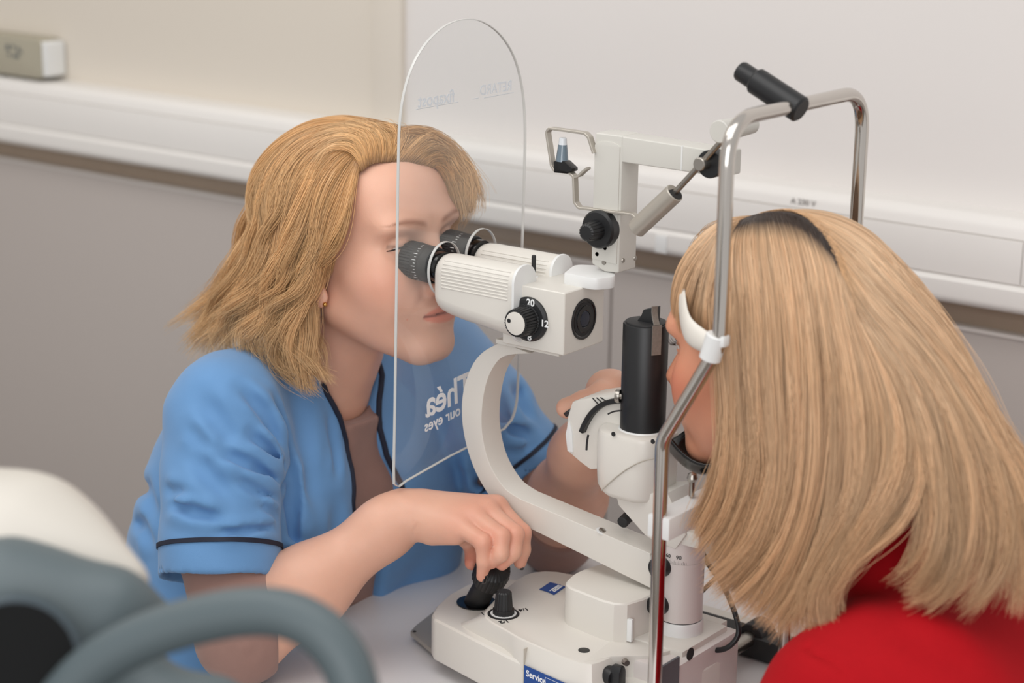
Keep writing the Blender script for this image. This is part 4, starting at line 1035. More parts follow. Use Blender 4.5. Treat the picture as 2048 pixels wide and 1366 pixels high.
def tunic(P):
    d = trunk(P)
    s1 = sleeve(P, SH1, HM1, ax1, .062, .066); s2 = sleeve(P, SH2, HM2, ax2, .062, .062)
    for pts, a_, w_ in F1: s1 = s1+crease(P, pts, a_, w_)
    for pts, a_, w_ in F3: s2 = s2+crease(P, pts, a_, w_)
    for pts, a_, w_ in F2: d = d+crease(P, pts, a_, w_)
    d = smin(d, s1, .016); d = smin(d, s2, .016)
    # keep trunk out of the elbows
    d = smax(d, -(vneck(P)), .006)
    # hollow sleeve ends
    d = smax(d, -smax(s_cap(P, HM1-ax1*.03, HM1+ax1*.05, .056, .060), -half(P, HM1-ax1*.012, ax1), .002), .003)
    d = smax(d, -smax(s_cap(P, HM2-ax2*.03, HM2+ax2*.05, .052, .056), -half(P, HM2-ax2*.012, ax2), .002), .003)
    # neck opening
    d = smax(d, -s_cap(P, NK+np.array([-.01, 0, .02]), NK+np.array([.06, 0, .14]), .066, .085), .006)
    # wide low frequency wrinkles
    d = d+.0022*np.sin(P[:, 2]*62+P[:, 0]*23+np.sin(P[:, 1]*31)*1.5)*np.sin(P[:, 1]*40+P[:, 2]*17)
    return d
V, Q = mesh_sdf(tunic, (-.70, -.29, -.36), (-.13, .36, .36), .0032)
sdf_object('tunic', V, Q, M_TUN, DR, 2)
NKP = PY(735, 838, .02)
def undershirt(P):
    pl_ = half(P, NKP, (-.50, 0, 1))
    d = trunk(P, -.010)
    d = smin(d, smax(s_cap(P, NK+np.array([-.005, 0, -.055]), HO+np.array([-.006, 0, -.045]), .078, .056), pl_, .003), .02)
    d = smax(d, -smax(s_cap(P, NK+np.array([.012, 0, 0]), HO+np.array([-.004, 0, -.045]), .0615, .0535), -pl_, .002), .003)
    d = smin(d, s_chain(P, [SH1, (-.31, -.175, .15), EL1, EL1+(W1-EL1)*.20], [.050, .050, .0475, .0440], .015), .02)
    d = smin(d, s_chain(P, [SH2, (-.26, .245, .14), EL2, EL2+(W2-EL2)*.22], [.050, .050, .0470, .0450], .015), .02)
    e1 = EL1+(W1-EL1)*.205; n1 = (W1-EL1)+np.array([.02, -.02, -.12])
    d = smax(d, np.where(((P-A_(EL1))**2).sum(1) < .12**2, half(P, e1, n1), -1), .002)
    e2 = EL2+(W2-EL2)*.22
    d = smax(d, np.where(((P-A_(e2))**2).sum(1) < .08**2, half(P, e2, W2-EL2), -1), .002)
    for k in range(4):
        o = EL1+np.array([-.02+.012*k, -.03, .04-.02*k]); d = d+crease(P, [pw(430+22*k, 1290+9*k, -.22), pw(470+24*k, 1225+6*k, -.235)], .0022, .005)
    d = d+crease(P, [pw(700, 860, .0), pw(745, 930, .02), pw(760, 990, .03)], .004, .008)
    return smax(d, -half(P, (0, 0, .0005), (0, 0, 1)) if False else d, .001)
V, Q = mesh_sdf(undershirt, (-.62, -.27, -.02), (-.10, .36, .345), .0034)
sdf_object('undershirt', V, Q, M_UND, DR, 2)
# navy piping: sleeve bands and lapels
def band(S, Hm, ax, fl, back, name):
    """a stripe that lies on the folded sleeve"""
    V_, Fa_ = [], []; h = np.array([0, 0, 1.0]); e1 = np.cross(ax, h); e1 /= np.linalg.norm(e1); e2 = np.cross(ax, e1); n = 96
    A2_ = np.arange(n)*2*np.pi/n; D = np.cos(A2_)[:, None]*e1+np.sin(A2_)[:, None]*e2
    for t in (-.0026, -.0023, .0023, .0026):
        o = Hm-ax*(back-t); lo_, hi_ = np.full(n, .03), np.full(n, .10)
        for _ in range(16):
            md = (lo_+hi_)/2; Pm = (o+D*md[:, None]).astype(f4); v_ = s_cap(Pm, S, Hm+ax*.03, *((.062, .066) if fl is F1 else (.062, .062)))
            for pts, a_, w_ in fl: v_ = v_+crease(Pm, pts, a_, w_)
            v_ = v_+.0022*np.sin(Pm[:, 2]*62+Pm[:, 0]*23+np.sin(Pm[:, 1]*31)*1.5)*np.sin(Pm[:, 1]*40+Pm[:, 2]*17)
            ins = v_ < 0; lo_ = np.where(ins, md, lo_); hi_ = np.where(ins, hi_, md)
        rr = lo_+(.0016 if abs(t) < .0025 else -.002); V_ += list(o+D*rr[:, None])
    for i in range(3):
        for k in range(n): a_, b_ = i*n+k, i*n+(k+1) % n; Fa_.append((a_, b_, b_+n, a_+n))
    MB().add(V_, Fa_).build(name, M_NAVY, DR)
band(SH1, HM1, ax1, F1, .034, 'sleeve_band'); band(SH2, HM2, ax2, F3, .020, 'sleeve_band')

for s_ in (-1, 1):
    lp2 = []
    for p in smooth_path(LP, 5):
        y_ = .035+s_*(float(np.interp(p[2], _z, _w))+.0035); xs_ = np.linspace(-.20, -.40, 401); Pm = np.stack([xs_, np.full(401, y_), np.full(401, p[2])], 1).astype(f4)
        k_ = np.nonzero(tunic(Pm) < 0)[0]
        if len(k_): lp2.append(np.array([xs_[k_[0]]+.0006, y_, p[2]]))
    MB().tube(lp2, .0034, 10).build('lapel_piping', M_NAVY, DR)
# ------------------------------------------------------------------ hair strands
def hair_mat(name, root, mid, tip, rough=.32, dark=.70):
    m = bpy.data.materials.new(name); m.use_nodes = True; nt = m.node_tree; nt.nodes.clear()
    o = nt.nodes.new('ShaderNodeOutputMaterial'); b = nt.nodes.new('ShaderNodeBsdfPrincipled'); hi = nt.nodes.new('ShaderNodeHairInfo')
    cr = nt.nodes.new('ShaderNodeValToRGB'); cr.color_ramp.elements[0].color = root; cr.color_ramp.elements[1].color = tip; cr.color_ramp.elements[1].position = 1.0
    e = cr.color_ramp.elements.new(.16); e.color = mid
    nt.links.new(hi.outputs['Intercept'], cr.inputs[0])
    hsv = nt.nodes.new('ShaderNodeHueSaturation'); mr = nt.nodes.new('ShaderNodeMapRange'); mr.inputs[3].default_value = .74; mr.inputs[4].default_value = 1.22
    at = nt.nodes.new('ShaderNodeAttribute'); at.attribute_name = 'shade'
    m2 = nt.nodes.new('ShaderNodeMapRange'); m2.inputs[3].default_value = dark; m2.inputs[4].default_value = 1.14; nt.links.new(at.outputs['Fac'], m2.inputs[0])
    mu = nt.nodes.new('ShaderNodeMath'); mu.operation = 'MULTIPLY'
    nt.links.new(hi.outputs['Random'], mr.inputs[0]); nt.links.new(mr.outputs[0], mu.inputs[0]); nt.links.new(m2.outputs[0], mu.inputs[1]); nt.links.new(mu.outputs[0], hsv.inputs['Value']); nt.links.new(cr.outputs[0], hsv.inputs['Color'])
    nt.links.new(hsv.outputs[0], b.inputs['Base Color']); b.inputs['Roughness'].default_value = rough; b.inputs['Specular IOR Level'].default_value = .55
    b.inputs['Anisotropic'].default_value = .0
    nt.links.new(b.outputs[0], o.inputs[0]); return m
def resample(pts, K):
    P = np.array(smooth_path(pts, 10)); s = np.concatenate([[0], np.cumsum(np.linalg.norm(np.diff(P, axis=0), axis=1))]); q = np.linspace(0, s[-1], K)
    return np.stack([np.interp(q, s, P[:, i]) for i in range(3)], 1)
def cr_interp(G, s):
    """Catmull-Rom across guides, G (m,K,3), s (n,) in 0..m-1"""
    m = len(G); i = np.clip(np.floor(s).astype(int), 0, m-2); t = (s-i)[:, None, None]
    g = lambda k: G[np.clip(k, 0, m-1)]
    a, b, c, d = g(i-1), g(i), g(i+1), g(i+2)
    return .5*(2*b+(c-a)*t+(2*a-5*b+4*c-d)*t*t+(3*b-a-3*c+d)*t**3)
TONE = []
def make_strands(guides, n, center, thick, rng, K=18, clumps=120, jit=.004, wave=.003, freq=2.0, tipspread=1.0, fly=.04, trim=.18, cw=0.0, cwf=1.6, axis_z=None):
    G = np.stack([resample(g, K) for g in guides]); m = len(G)
    t = np.linspace(0, 1, K)[None, :, None]
    cs = rng.uniform(0, m-1, clumps); cl = rng.uniform(0, 1, clumps)**1.5; cph = rng.uniform(0, 6.28, (clumps, 3)); cfr = freq*rng.uniform(.7, 1.4, clumps); cof = rng.normal(size=(clumps, 3))
    ci = rng.integers(0, clumps, n)
    s = np.clip(cs[ci]+rng.normal(size=n)*(m-1)/clumps*2.2, 0, m-1)
    sc = np.clip(cs[ci]+rng.normal(size=n)*(m-1)/clumps*.6, 0, m-1)
    A0 = cr_interp(G, s); A1 = cr_interp(G, sc)
    k = np.clip(t*1.6, 0, 1)**1.0*.90
    P = A0*(1-k)+A1*k
    out = P-np.array(center)[None, None]
    if axis_z is not None: out[..., 2] = np.where(P[..., 2] < axis_z, 0, out[..., 2])
    out /= np.linalg.norm(out, axis=2, keepdims=True)+1e-9
    layer = np.clip(cl[ci]+rng.normal(size=n)*.12, 0, 1.1)
    depth = (thick*layer)[:, None, None]*(np.clip(t*3, .25, 1))
    P = P-out*depth
    ph = cph[ci][:, None, :]+2*np.pi*(cfr[ci][:, None, None])*t
    P = P+wave*np.sin(ph)*(t**1.2)*tipspread
    P = P+cof[ci][:, None, :]*jit*1.2*(t**1.3)*tipspread
    if cw:
        T = np.gradient(P, axis=1); T /= np.linalg.norm(T, axis=2, keepdims=True)+1e-9; lat = np.cross(T, out); lat /= np.linalg.norm(lat, axis=2, keepdims=True)+1e-9
        pc = 2*np.pi*(cwf*cfr[ci][:, None, None]/freq*t)+cs[ci][:, None, None]*2.1+cph[ci][:, None, :1]*.28
        P = P+cw*(lat*np.sin(pc)+.6*out*np.cos(pc))*np.clip((t-.12)*1.6, 0, 1)
    ind = rng.normal(size=(n, 1, 3)); P = P+ind*jit*(.25+.5*t)
    fm = (rng.uniform(size=n) < fly)[:, None, None]; ph2 = rng.uniform(0, 6.28, (n, 1, 3)); P = P+fm*(np.sin(ph2+t*rng.uniform(4, 9, (n, 1, 1)))*.006*t+out*.006*t*rng.uniform(0, 1.6, (n, 1, 1)))
    # different lengths
    L = 1-trim*rng.uniform(0, 1, n)**1.5
    q = np.linspace(0, 1, K)[None]*L[:, None]*(K-1); i = np.clip(np.floor(q).astype(int), 0, K-2); f = (q-i)[..., None]; r = np.arange(n)[:, None]
    TONE.append(np.clip(rng.uniform(0, 1, clumps)[ci]*.8+.2*rng.uniform(0, 1, n), 0, 1))
    return P[r, i]*(1-f)+P[r, i+1]*f
def push_out(P, fn, margin, center, it=2, spread=.010):
    sh = P.shape; X = P.reshape(-1, 3); rg = np.random.default_rng(3)
    margin = (margin+spread*rg.uniform(0, 1, sh[0])[:, None]*np.clip(np.linspace(0, 1, sh[1])[None]*5, .1, 1)).ravel()
    for _ in range(it):
        d = fn(X.astype(f4)); m = d < margin; mg = margin[m]
        o = X[m]-np.array(center); o /= np.linalg.norm(o, axis=1, keepdims=True)+1e-9
        X[m] += o*(mg-d[m])[:, None]*1.05
    X = X.reshape(sh)
    for _ in range(6):
        Y = X.copy(); k_ = np.clip(1.9-np.linspace(0, 1, sh[1])[None, 1:-1, None]*3.2, 0, 1); Y[:, 1:-1] = X[:, 1:-1]*(1-.5*k_)+k_*.25*(X[:, :-2]+X[:, 2:]); X = Y
    return X
SHADE = {}
def hair_object(name, strands, m, parent, rad=.00033, tip=.25, shade=None):
    if shade is not None: SHADE[id(strands)] = shade
    n, K, _ = strands.shape; loc = np.array(root_loc(parent))
    hc = bpy.data.hair_curves.new(name); hc.add_curves([K]*n)
    hc.attributes['position'].data.foreach_set('vector', (strands-loc).astype(f4).ravel())
    ra = hc.attributes.get('radius') or hc.attributes.new('radius', 'FLOAT', 'POINT')
    t = np.linspace(0, 1, K); ra.data.foreach_set('value', np.tile(rad*(1-(1-tip)*t**3), n).astype(f4))
    rs = np.random.default_rng(11); sh_ = hc.attributes.new('shade', 'FLOAT', 'CURVE'); sh_.data.foreach_set('value', np.clip(SHADE.get(id(strands), rs.uniform(0, 1, n)), 0, 1).astype(f4))
    hc.materials.append(m); o = bpy.data.objects.new(name, hc); return put(o, parent)
rng = np.random.default_rng(7)
HC = HO+np.array([-.01, 0, .03])
def G_(L): return [[PY(*p) for p in g] for g in L]
doc_near = G_([
 [(716, 342, .000), (700, 385, -.045), (688, 450, -.058), (660, 512, -.060), (618, 562, -.066), (586, 622, -.072), (598, 700, -.070), (645, 772, -.058)],
 [(720, 326, .004), (680, 362, -.042), (658, 440, -.062), (636, 512, -.068), (600, 575, -.074), (566, 636, -.076), (576, 708, -.076), (628, 780, -.066)],
 [(732, 312, .010), (662, 330, -.036), (634, 410, -.064), (616, 495, -.074), (592, 575, -.080), (552, 640, -.082), (548, 705, -.082), (596, 760, -.074)],
 [(748, 298, .016), (645, 308, -.026), (598, 395, -.060), (572, 485, -.072), (552, 565, -.080), (510, 630, -.084), (490, 690, -.084), (522, 735, -.080)],
 [(762, 284, .022), (640, 290, -.010), (572, 375, -.046), (536, 465, -.062), (514, 548, -.070), (474, 608, -.076), (436, 660, -.078), (440, 706, -.074)],
 [(772, 270, .030), (652, 272, .006), (560, 350, -.022), (512, 445, -.038), (488, 530, -.048), (456, 590, -.054), (408, 640, -.058), (380, 690, -.054)],
 [(780, 260, .038), (668, 262, .026), (562, 332, .010), (504, 425, -.004), (474, 515, -.014), (446, 575, -.022), (398, 615, -.030), (356, 655, -.030)],
 [(790, 254, .046), (690, 254, .046), (580, 322, .040), (520, 415, .032), (488, 505, .022), (458, 570, .012), (420, 610, .004), (372, 640, .000)],
 [(800, 252, .056), (712, 254, .068), (610, 322, .072), (556, 410, .070), (524, 500, .062), (498, 570, .052), (470, 620, .040), (430, 660, .030)],
])
doc_far = G_([
 [(722, 318, .012), (760, 285, .026), (820, 275, .050), (872, 300, .078), (904, 345, .094), (920, 392, .098), (912, 430, .096)],
 [(745, 302, .018), (790, 264, .034), (845, 262, .058), (895, 296, .084), (926, 345, .096), (944, 390, .098), (948, 425, .096)],
 [(765, 280, .028), (805, 254, .044), (855, 258, .068), (905, 292, .090), (938, 340, .100), (950, 378, .102), (940, 408, .102)],
 [(785, 262, .038), (825, 256, .060), (870, 272, .086), (908, 310, .104), (932, 362, .112), (930, 420, .114), (905, 470, .112)],
 [(795, 258, .046), (835, 262, .080), (865, 290, .104), (885, 340, .116), (890, 420, .120), (870, 500, .120), (850, 560, .116)],
])
doc_fringe = G_([
 [(722, 348, -.014), (712, 326, -.010), (694, 308, -.012), (664, 306, -.022), (630, 334, -.040)],
 [(736, 340, -.004), (730, 312, .004), (716, 288, .006), (682, 276, -.002), (640, 290, -.016)],
 [(756, 334, .004), (756, 304, .014), (748, 276, .020), (715, 262, .016), (675, 266, .008)],
 [(780, 330, .014), (792, 298, .024), (802, 270, .034), (792, 254, .038), (760, 250, .038)],
 [(802, 329, .022), (828, 296, .036), (854, 276, .054), (886, 292, .076), (916, 338, .092)],
 [(832, 331, .036), (856, 306, .052), (880, 302, .068), (905, 332, .086), (925, 378, .094)],
 [(858, 340, .056), (876, 324, .068), (894, 336, .082), (908, 372, .092), (914, 412, .094)],
])
M_HAIR1 = hair_mat('honey_blonde_hair', rgb(132, 94, 60), rgb(208, 160, 106), rgb(230, 190, 140))
M_CAP1 = mat('honey_hair_base', rgb(136, 98, 62), .6, var=.2, scale=120)
def skull1(P):
    L = to_head(P); return s_ell(L, (-.016, 0, .038), (.105, .0825, .0845))*HS
S = [make_strands(doc_near, 11000, HC, .028, rng, clumps=100, jit=.0034, wave=.0050, freq=1.3, fly=.10, trim=.32, cw=.0115, cwf=2.3, axis_z=HC[2]),
     make_strands(doc_far, 3600, HC, .016, rng, clumps=50, jit=.0035, wave=.0040, freq=1.6, fly=.08, cw=.004, axis_z=HC[2]),
     make_strands(doc_fringe, 3600, HC, .010, rng, clumps=70, jit=.0022, wave=.0018, freq=1.0, fly=.05)]
S = push_out(np.concatenate(S), skull1, .0015, HC, spread=.007)
hair_object('hair', S, M_HAIR1, DR, .00028, shade=np.concatenate(TONE))
def cap1(P):
    L = to_head(P); d = s_ell(L, (-.016, 0, .038), (.104, .0800, .083))
    d = smax(d, half(L, (.048, 0, .062), (.86, 0, -.50)), .006)
    d = smax(d, half(L, (-.02, 0, -.015), (.55, 0, -.83)), .01)
    return d*HS
V, Q = mesh_sdf(cap1, HO-.16, HO+.16, .004)
sdf_object('hair_base', V, Q, M_CAP1, DR, 1)
# ------------------------------------------------------------------ the patient
PT = thing('person', 'patient in red sweater with long straight blonde hair seen from behind', 'person', (.52, .035, FLOOR))
PO = np.array([.222, .035, .405]); PS = 1.0
PF = frame_of((-math.cos(.105), 0, -math.sin(.105)), (-.105, 0, 1))
def to_pat(P): return (((P-A_(PO))@A_(PF))/PS).astype(f4)
PN = np.array([.365, .035, .205])
pb = bounds([PO+np.array([-.14, -.1, -.16]), PO+np.array([.14, .1, .13])], .02)
def pat_head(P):
    L = to_pat(P); d = head_sdf(L, (-.12, .18), .0010)
    return d*PS
def pat_body(P):
    d = s_cap(P, PO+np.array([.02, 0, -.05]), PN, .052, .058)
    d = smin(d, s_cap(P, PN+np.array([.02, -.10, -.04]), PN+np.array([.02, .10, -.04]), .04), .05)
    return smin(d, near_box(P, *pb, pat_head, 1), .030)
def pat_tone(V):
    return head_tone(to_pat(V.astype(f4)), (1.0, .5, .5), .30, (.5, .42, .38))
V, Q = mesh_sdf(pat_body, (.07, -.13, .10), (.48, .20, .53), .0024)
sdf_object('body', V, Q, M_SKIN2, PT, 1, pat_tone)
for s in (-1, 1):
    c = PO+(PF@np.array([.0775, s*.0315, -.001]))*PS
    MB().ball(c, .0125).build('eye', MATS['eye_white'], PT)
    lm_ = MB()
    for k in range(9):
        a_ = math.radians(-50+k*12.5); b0_ = c+PF@np.array([.0138*math.cos(a_), s*-.0138*math.sin(a_), .002]); lm_.tube([b0_, b0_+PF@np.array([.005*math.cos(a_), s*-.006*math.sin(a_), .001]), b0_+PF@np.array([.0075*math.cos(a_), s*-.009*math.sin(a_), .005])], [.0004, .0003, .0001], 5)
    lm_.build('eyelashes', MATS['lash'], PT)
M_RED = mat('red_knit', rgb(172, 10, 22), .85, var=.05, scale=120, bump=.3, bscale=1400, spec=.2)
def sweater(P):
    d = s_cap(P, (.44, -.075, .135), (.44, .145, .135), .092)
    d = smin(d, s_cap(P, (.405, -.095, .150), (.405, .165, .150), .062), .06)
    d = smin(d, s_cap(P, (.49, -.070, .0), (.49, .140, .0), .125), .10)
    d = smin(d, s_cap(P, (.53, -.065, -.20), (.53, .135, -.20), .150), .08)
    d = smin(d, s_cap(P, PN+np.array([.015, 0, -.03]), PN+np.array([-.006, 0, .012]), .080, .068), .03)
    arm1 = s_chain(P, [(.392, -.128, .140), (.350, -.172, .02), (.300, -.190, -.10)], [.072, .064, .056], .03)
    arm2 = s_chain(P, [(.392, .198, .140), (.350, .242, .02), (.300, .26, -.10)], [.072, .064, .056], .03)
    arm1 = smin(arm1, s_chain(P, [(.300, -.190, -.10), (.33, -.12, -.22), (.38, -.03, -.24)], [.056, .046, .036], .03), .02)
    arm2 = smin(arm2, s_chain(P, [(.300, .26, -.10), (.33, .19, -.22), (.38, .10, -.24)], [.056, .046, .036], .03), .02)
    d = smin(d, arm1, .02); d = smin(d, arm2, .02)
    d = smax(d, -s_cap(P, PN+np.array([-.012, 0, .014]), PN+np.array([-.08, 0, .10]), .058, .07), .004)
    for pts, a_, w_ in FP: d = d+crease(P, pts, a_, w_)
    return d
FP = []
FP = [([hit(sweater, *p) for p in pts], a_, w_) for pts, a_, w_ in (([(1478, 1345), (1500, 1310), (1545, 1290), (1620, 1300), (1700, 1345), (1740, 1400)], .0035, .004), ([(1780, 1250), (1860, 1300), (1960, 1340)], .004, .016), ([(1560, 1300), (1620, 1340), (1680, 1366)], -.003, .012), ([(1690, 1120), (1760, 1180), (1800, 1260)], .003, .014))]
V, Q = mesh_sdf(sweater, (.22, -.29, -.38), (.72, .36, .32), .0045)
sdf_object('sweater', V, Q, M_RED, PT, 2)
# hair
PC = PO+np.array([.012, 0, .03])
pat_near = G_([
 [(1478, 452, .020), (1438, 490, -.020), (1424, 560, -.045), (1428, 650, -.056), (1440, 750, -.062), (1446, 850, -.066), (1436, 945, -.070), (1408, 1015, -.072), (1384, 1060, -.070)],
 [(1492, 448, .026), (1468, 500, -.020), (1458, 590, -.052), (1462, 700, -.064), (1472, 820, -.070), (1474, 930, -.076), (1450, 1025, -.080), (1412, 1082, -.080), (1396, 1104, -.078)],
 [(1512, 450, .030), (1510, 520, -.020), (1512, 620, -.058), (1518, 740, -.072), (1524, 860, -.078), (1520, 970, -.084), (1488, 1070, -.090), (1444, 1130, -.090), (1420, 1150, -.088)],
 [(1540, 456, .030), (1556, 535, -.020), (1566, 650, -.060), (1572, 770, -.074), (1576, 890, -.082), (1566, 1000, -.090), (1530, 1100, -.098), (1476, 1170, -.098), (1440, 1205, -.096)],
 [(1572, 468, .028), (1606, 560, -.022), (1624, 680, -.060), (1632, 800, -.074), (1634, 915, -.084), (1620, 1020, -.094), (1584, 1120, -.104), (1534, 1200, -.108), (1500, 1235, -.106)],
 [(1604, 488, .022), (1656, 600, -.024), (1682, 720, -.060), (1692, 835, -.074), (1690, 945, -.086), (1672, 1050, -.098), (1640, 1140, -.108), (1600, 1220, -.114), (1560, 1280, -.116)],
 [(1634, 520, .014), (1698, 640, -.028), (1730, 755, -.060), (1742, 865, -.076), (1732, 965, -.090), (1706, 1055, -.104), (1672, 1130, -.112), (1648, 1200, -.118), (1668, 1285, -.122)],
 [(1660, 560, .004), (1736, 690, -.034), (1780, 800, -.060), (1792, 905, -.078), (1770, 990, -.094), (1728, 1060, -.106), (1690, 1120, -.112), (1660, 1170, -.116), (1640, 1215, -.118)],
 [(1672, 585, -.004), (1780, 730, -.036), (1836, 845, -.058), (1846, 950, -.078), (1806, 1030, -.096), (1750, 1085, -.106), (1706, 1130, -.112), (1672, 1175, -.116), (1650, 1220, -.118)],
])
pat_back = G_([
 [(1670, 580, -.003), (1770, 710, -.034), (1826, 830, -.056), (1858, 935, -.074), (1876, 1020, -.088), (1872, 1090, -.098), (1850, 1140, -.104), (1826, 1170, -.106), (1796, 1185, -.108)],
 [(1650, 540, .008), (1784, 650, -.014), (1876, 768, -.034), (1930, 880, -.050), (1956, 980, -.062), (1962, 1070, -.076), (1944, 1140, -.086), (1912, 1190, -.092), (1876, 1215, -.094)],
 [(1626, 506, .018), (1776, 588, .006), (1884, 715, -.010), (1956, 835, -.024), (2004, 935, -.036), (2034, 1030, -.050), (2044, 1120, -.060), (2036, 1185, -.066), (2020, 1225, -.070)],
 [(1598, 476, .030), (1756, 540, .026), (1876, 665, .014), (1952, 785, .004), (2006, 890, -.006), (2060, 985, -.018), (2100, 1070, -.030), (2120, 1140, -.038), (2126, 1200, -.044)],
 [(1566, 456, .040), (1724, 490, .044), (1852, 606, .040), (1936, 730, .032), (1990, 838, .022), (2050, 940, .010), (2110, 1030, -.002), (2150, 1110, -.012), (2170, 1180, -.02)],
 [(1530, 444, .044), (1690, 452, .056), (1818, 552, .060), (1906, 672, .056), (1962, 785, .048), (2010, 880, .038), (2070, 960, .028), (2130, 1040, .018), (2170, 1110, .01)],
 [(1500, 442, .046), (1650, 428, .066), (1776, 500, .078), (1864, 606, .080), (1920, 716, .076), (1966, 820, .068), (2010, 910, .06), (2060, 990, .05), (2100, 1060, .04)],
])
pat_front = G_([
 [(1478, 452, .016), (1446, 486, -.022), (1432, 555, -.042), (1428, 630, -.047), (1430, 690, -.048), (1432, 740, -.05)],
 [(1482, 450, .022), (1444, 468, -.012), (1418, 515, -.030), (1408, 575, -.036), (1402, 640, -.034), (1410, 700, -.034)],
 [(1490, 446, .030), (1446, 456, .002), (1408, 496, -.012), (1394, 552, -.014), (1388, 605, -.012), (1376, 648, -.006)],
 [(1500, 444, .036), (1452, 446, .016), (1412, 478, .004), (1392, 530, .004), (1388, 590, .010), (1376, 640, .014)],
 [(1505, 440, .040), (1448, 440, .034), (1400, 474, .026), (1378, 530, .024), (1372, 590, .024), (1356, 636, .026)],
 [(1508, 438, .046), (1460, 438, .056), (1408, 470, .056), (1384, 530, .054), (1374, 590, .050), (1352, 630, .046)],
])
M_HAIR2 = hair_mat('ash_blonde_hair_dark_roots', rgb(58, 46, 40), rgb(222, 185, 147), rgb(218, 176, 134), .32)  # tip colour takes in the shade on the lower hair
M_HAIR3 = hair_mat('ash_blonde_hair', rgb(200, 158, 116), rgb(224, 190, 154), rgb(218, 176, 134), .32)
for m_ in (M_HAIR2,):
    cr_ = [n for n in m_.node_tree.nodes if n.type == 'VALTORGB'][0]; cr_.color_ramp.elements[1].position = .15; e_ = cr_.color_ramp.elements.new(.06); e_.color = rgb(66, 52, 44)
def skull2(P):
    L = to_pat(P); return s_ell(L, (-.016, 0, .038), (.106, .0820, .086))*PS
TONE.clear()
Sn = make_strands(pat_near, 16000, PC, .024, rng, K=22, clumps=200, jit=.0032, wave=.0040, freq=1.1, fly=.03, cw=.003, cwf=1.2, axis_z=PC[2], trim=.16)
Sb = make_strands(pat_back, 12000, PC, .024, rng, K=22, clumps=150, jit=.0032, wave=.0045, freq=1.2, fly=.03, cw=.004, cwf=1.3, axis_z=PC[2], trim=.16)
Sf = make_strands(pat_front, 3600, PC, .008, rng, K=22, clumps=40, jit=.0016, wave=.0015, freq=1.0, fly=.05)
hair_object('hair', push_out(Sn, skull2, .0015, PC), M_HAIR2, PT, .00026, shade=TONE[0])
hair_object('hair', push_out(np.concatenate([Sb, Sf]), skull2, .002, PC), M_HAIR3, PT, .00026, shade=np.concatenate(TONE[1:]))
def cap2(P):
    L = to_pat(P); d = s_ell(L, (-.016, 0, .038), (.103, .0790, .082))
    d = smax(d, half(L, (.056, 0, .062), (.90, 0, -.42)), .006)
    d = smax(d, half(L, (-.02, 0, -.015), (.55, 0, -.83)), .01)
    return d*PS
V, Q = mesh_sdf(cap2, PO-.15, PO+.15, .004)
sdf_object('hair_base', V, Q, mat('ash_hair_base', rgb(110, 82, 60), .6, var=.25, scale=120), PT, 1)

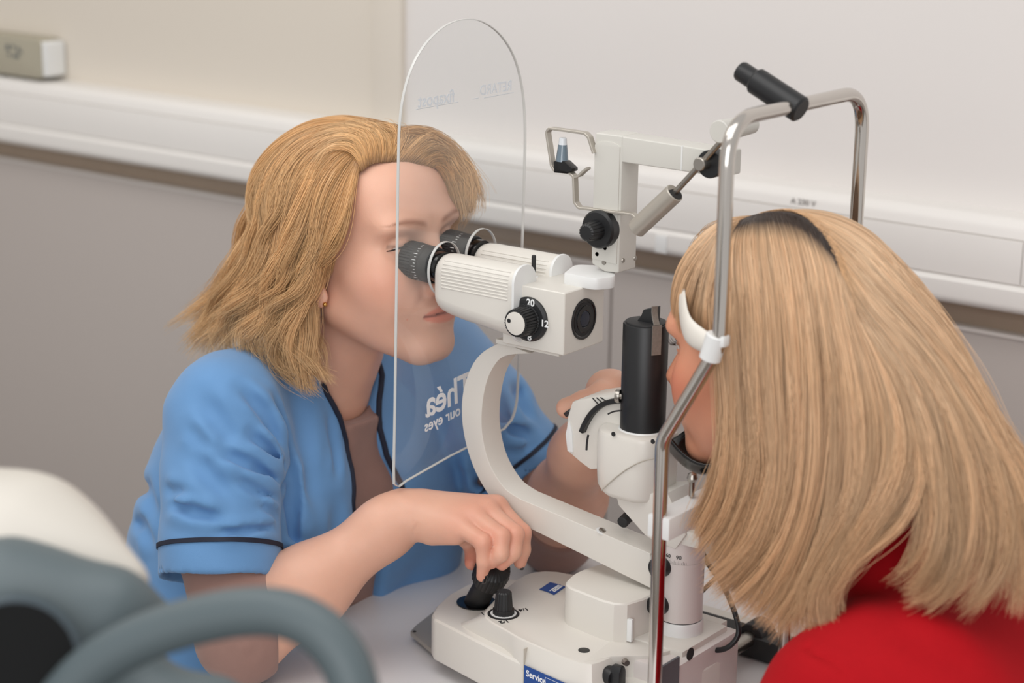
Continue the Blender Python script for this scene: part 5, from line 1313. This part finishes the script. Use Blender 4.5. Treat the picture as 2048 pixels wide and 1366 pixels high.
# ------------------------------------------------------------------ blurred instrument in the foreground
DV = thing('eye_test_instrument', 'out-of-focus white and slate grey instrument with looped handle in the near corner', 'instrument', (.02, -.82, FLOOR))
M_SLATE = mat('slate_plastic', rgb(86, 98, 102), .5, var=.03)
M_SLATE2 = mat('dark_slate_plastic', rgb(56, 70, 78), .5, var=.03)
dz = 1.34
def dp(u, v, d=dz): return PD(u, v, d)
def shell(P):
    d = s_ell(P, dp(-70, 1210, dz+.06), (.120, .120, .094))
    d = smin(d, s_cap(P, dp(60, 1080, dz+.03), dp(250, 1165, dz+.01), .034, .014), .05)
    return d
lo, hi = bounds([dp(-200, 900), dp(340, 1400)], .16)
V, Q = mesh_sdf(shell, lo, hi, .005); sdf_object('white_shell', V, Q, mat('ivory_plastic', rgb(206, 201, 192), .45, var=.01), DV, 2)
def body(P):
    d = s_cap(P, dp(20, 1190, dz-.03), dp(230, 1215, dz-.03), .034, .022)
    d = smin(d, s_cap(P, dp(230, 1215, dz-.03), dp(325, 1235, dz-.02), .022, .010), .02)
    d = smin(d, s_ell(P, dp(0, 1380, dz-.01), (.085, .085, .075)), .05)
    d = smin(d, s_cap(P, dp(0, 1380, dz), dp(-20, 1700, dz), .075, .06), .05)
    d = smin(d, s_cap(P, dp(160, 1420, dz-.02), dp(420, 1440, dz-.04), .035, .030), .03)
    d = smax(d, -s_cap(P, dp(30, 1330, dz-.20), dp(20, 1320, dz-.06), .036), .006)
    return d
lo, hi = bounds([dp(-200, 1000), dp(500, 1700)], .12)
V, Q = mesh_sdf(body, lo, hi, .0045); sdf_object('slate_housing', V, Q, M_SLATE, DV, 2)
fd_ = dirv(30, 1325); fd_ = fd_/np.linalg.norm(fd_)
o_ = dp(28, 1328, dz-.105)
MB().lathe([(0, .0395), (.004, .043), (.012, .043), (.02, .040)], o_, fd_, 48).build('lens_rim', M_SLATE2, DV)
MB().lathe([(-.0015, .0375), (.004, .0375)], o_, fd_, 48).build('dark_lens', mat('matt_black', rgb(10, 11, 12), .7, spec=.2), DV)
hp = [(95, 1440), (130, 1390), (185, 1335), (262, 1288), (360, 1250), (470, 1226), (560, 1226), (632, 1256), (682, 1310), (708, 1375), (716, 1450)]
MB().tube(smooth_path([dp(u, v, dz-.10-.0001*(u-95)) for u, v in hp], 8), .0150, 28).build('looped_handle', M_SLATE, DV)
pz = dp(-20, 1600, dz)
MB().cyl((pz[0], pz[1], FLOOR+.03), (pz[0], pz[1], pz[2]), .045).build('pedestal', M_WHITE, DV)
MB().lathe([(0, .22), (.02, .22), (.03, .20), (.034, .06)], (pz[0], pz[1], FLOOR), (0, 0, 1), 48).build('pedestal_foot', M_SLATE2, DV)
q0, q1 = dp(150, 1470, dz-.09), dp(716, 1470, dz-.16)
MB().tube(smooth_path([q0, (q0+q1)/2-[0, 0, .02], q1], 6), .016, 20).build('handle_bridge', M_SLATE2, DV)
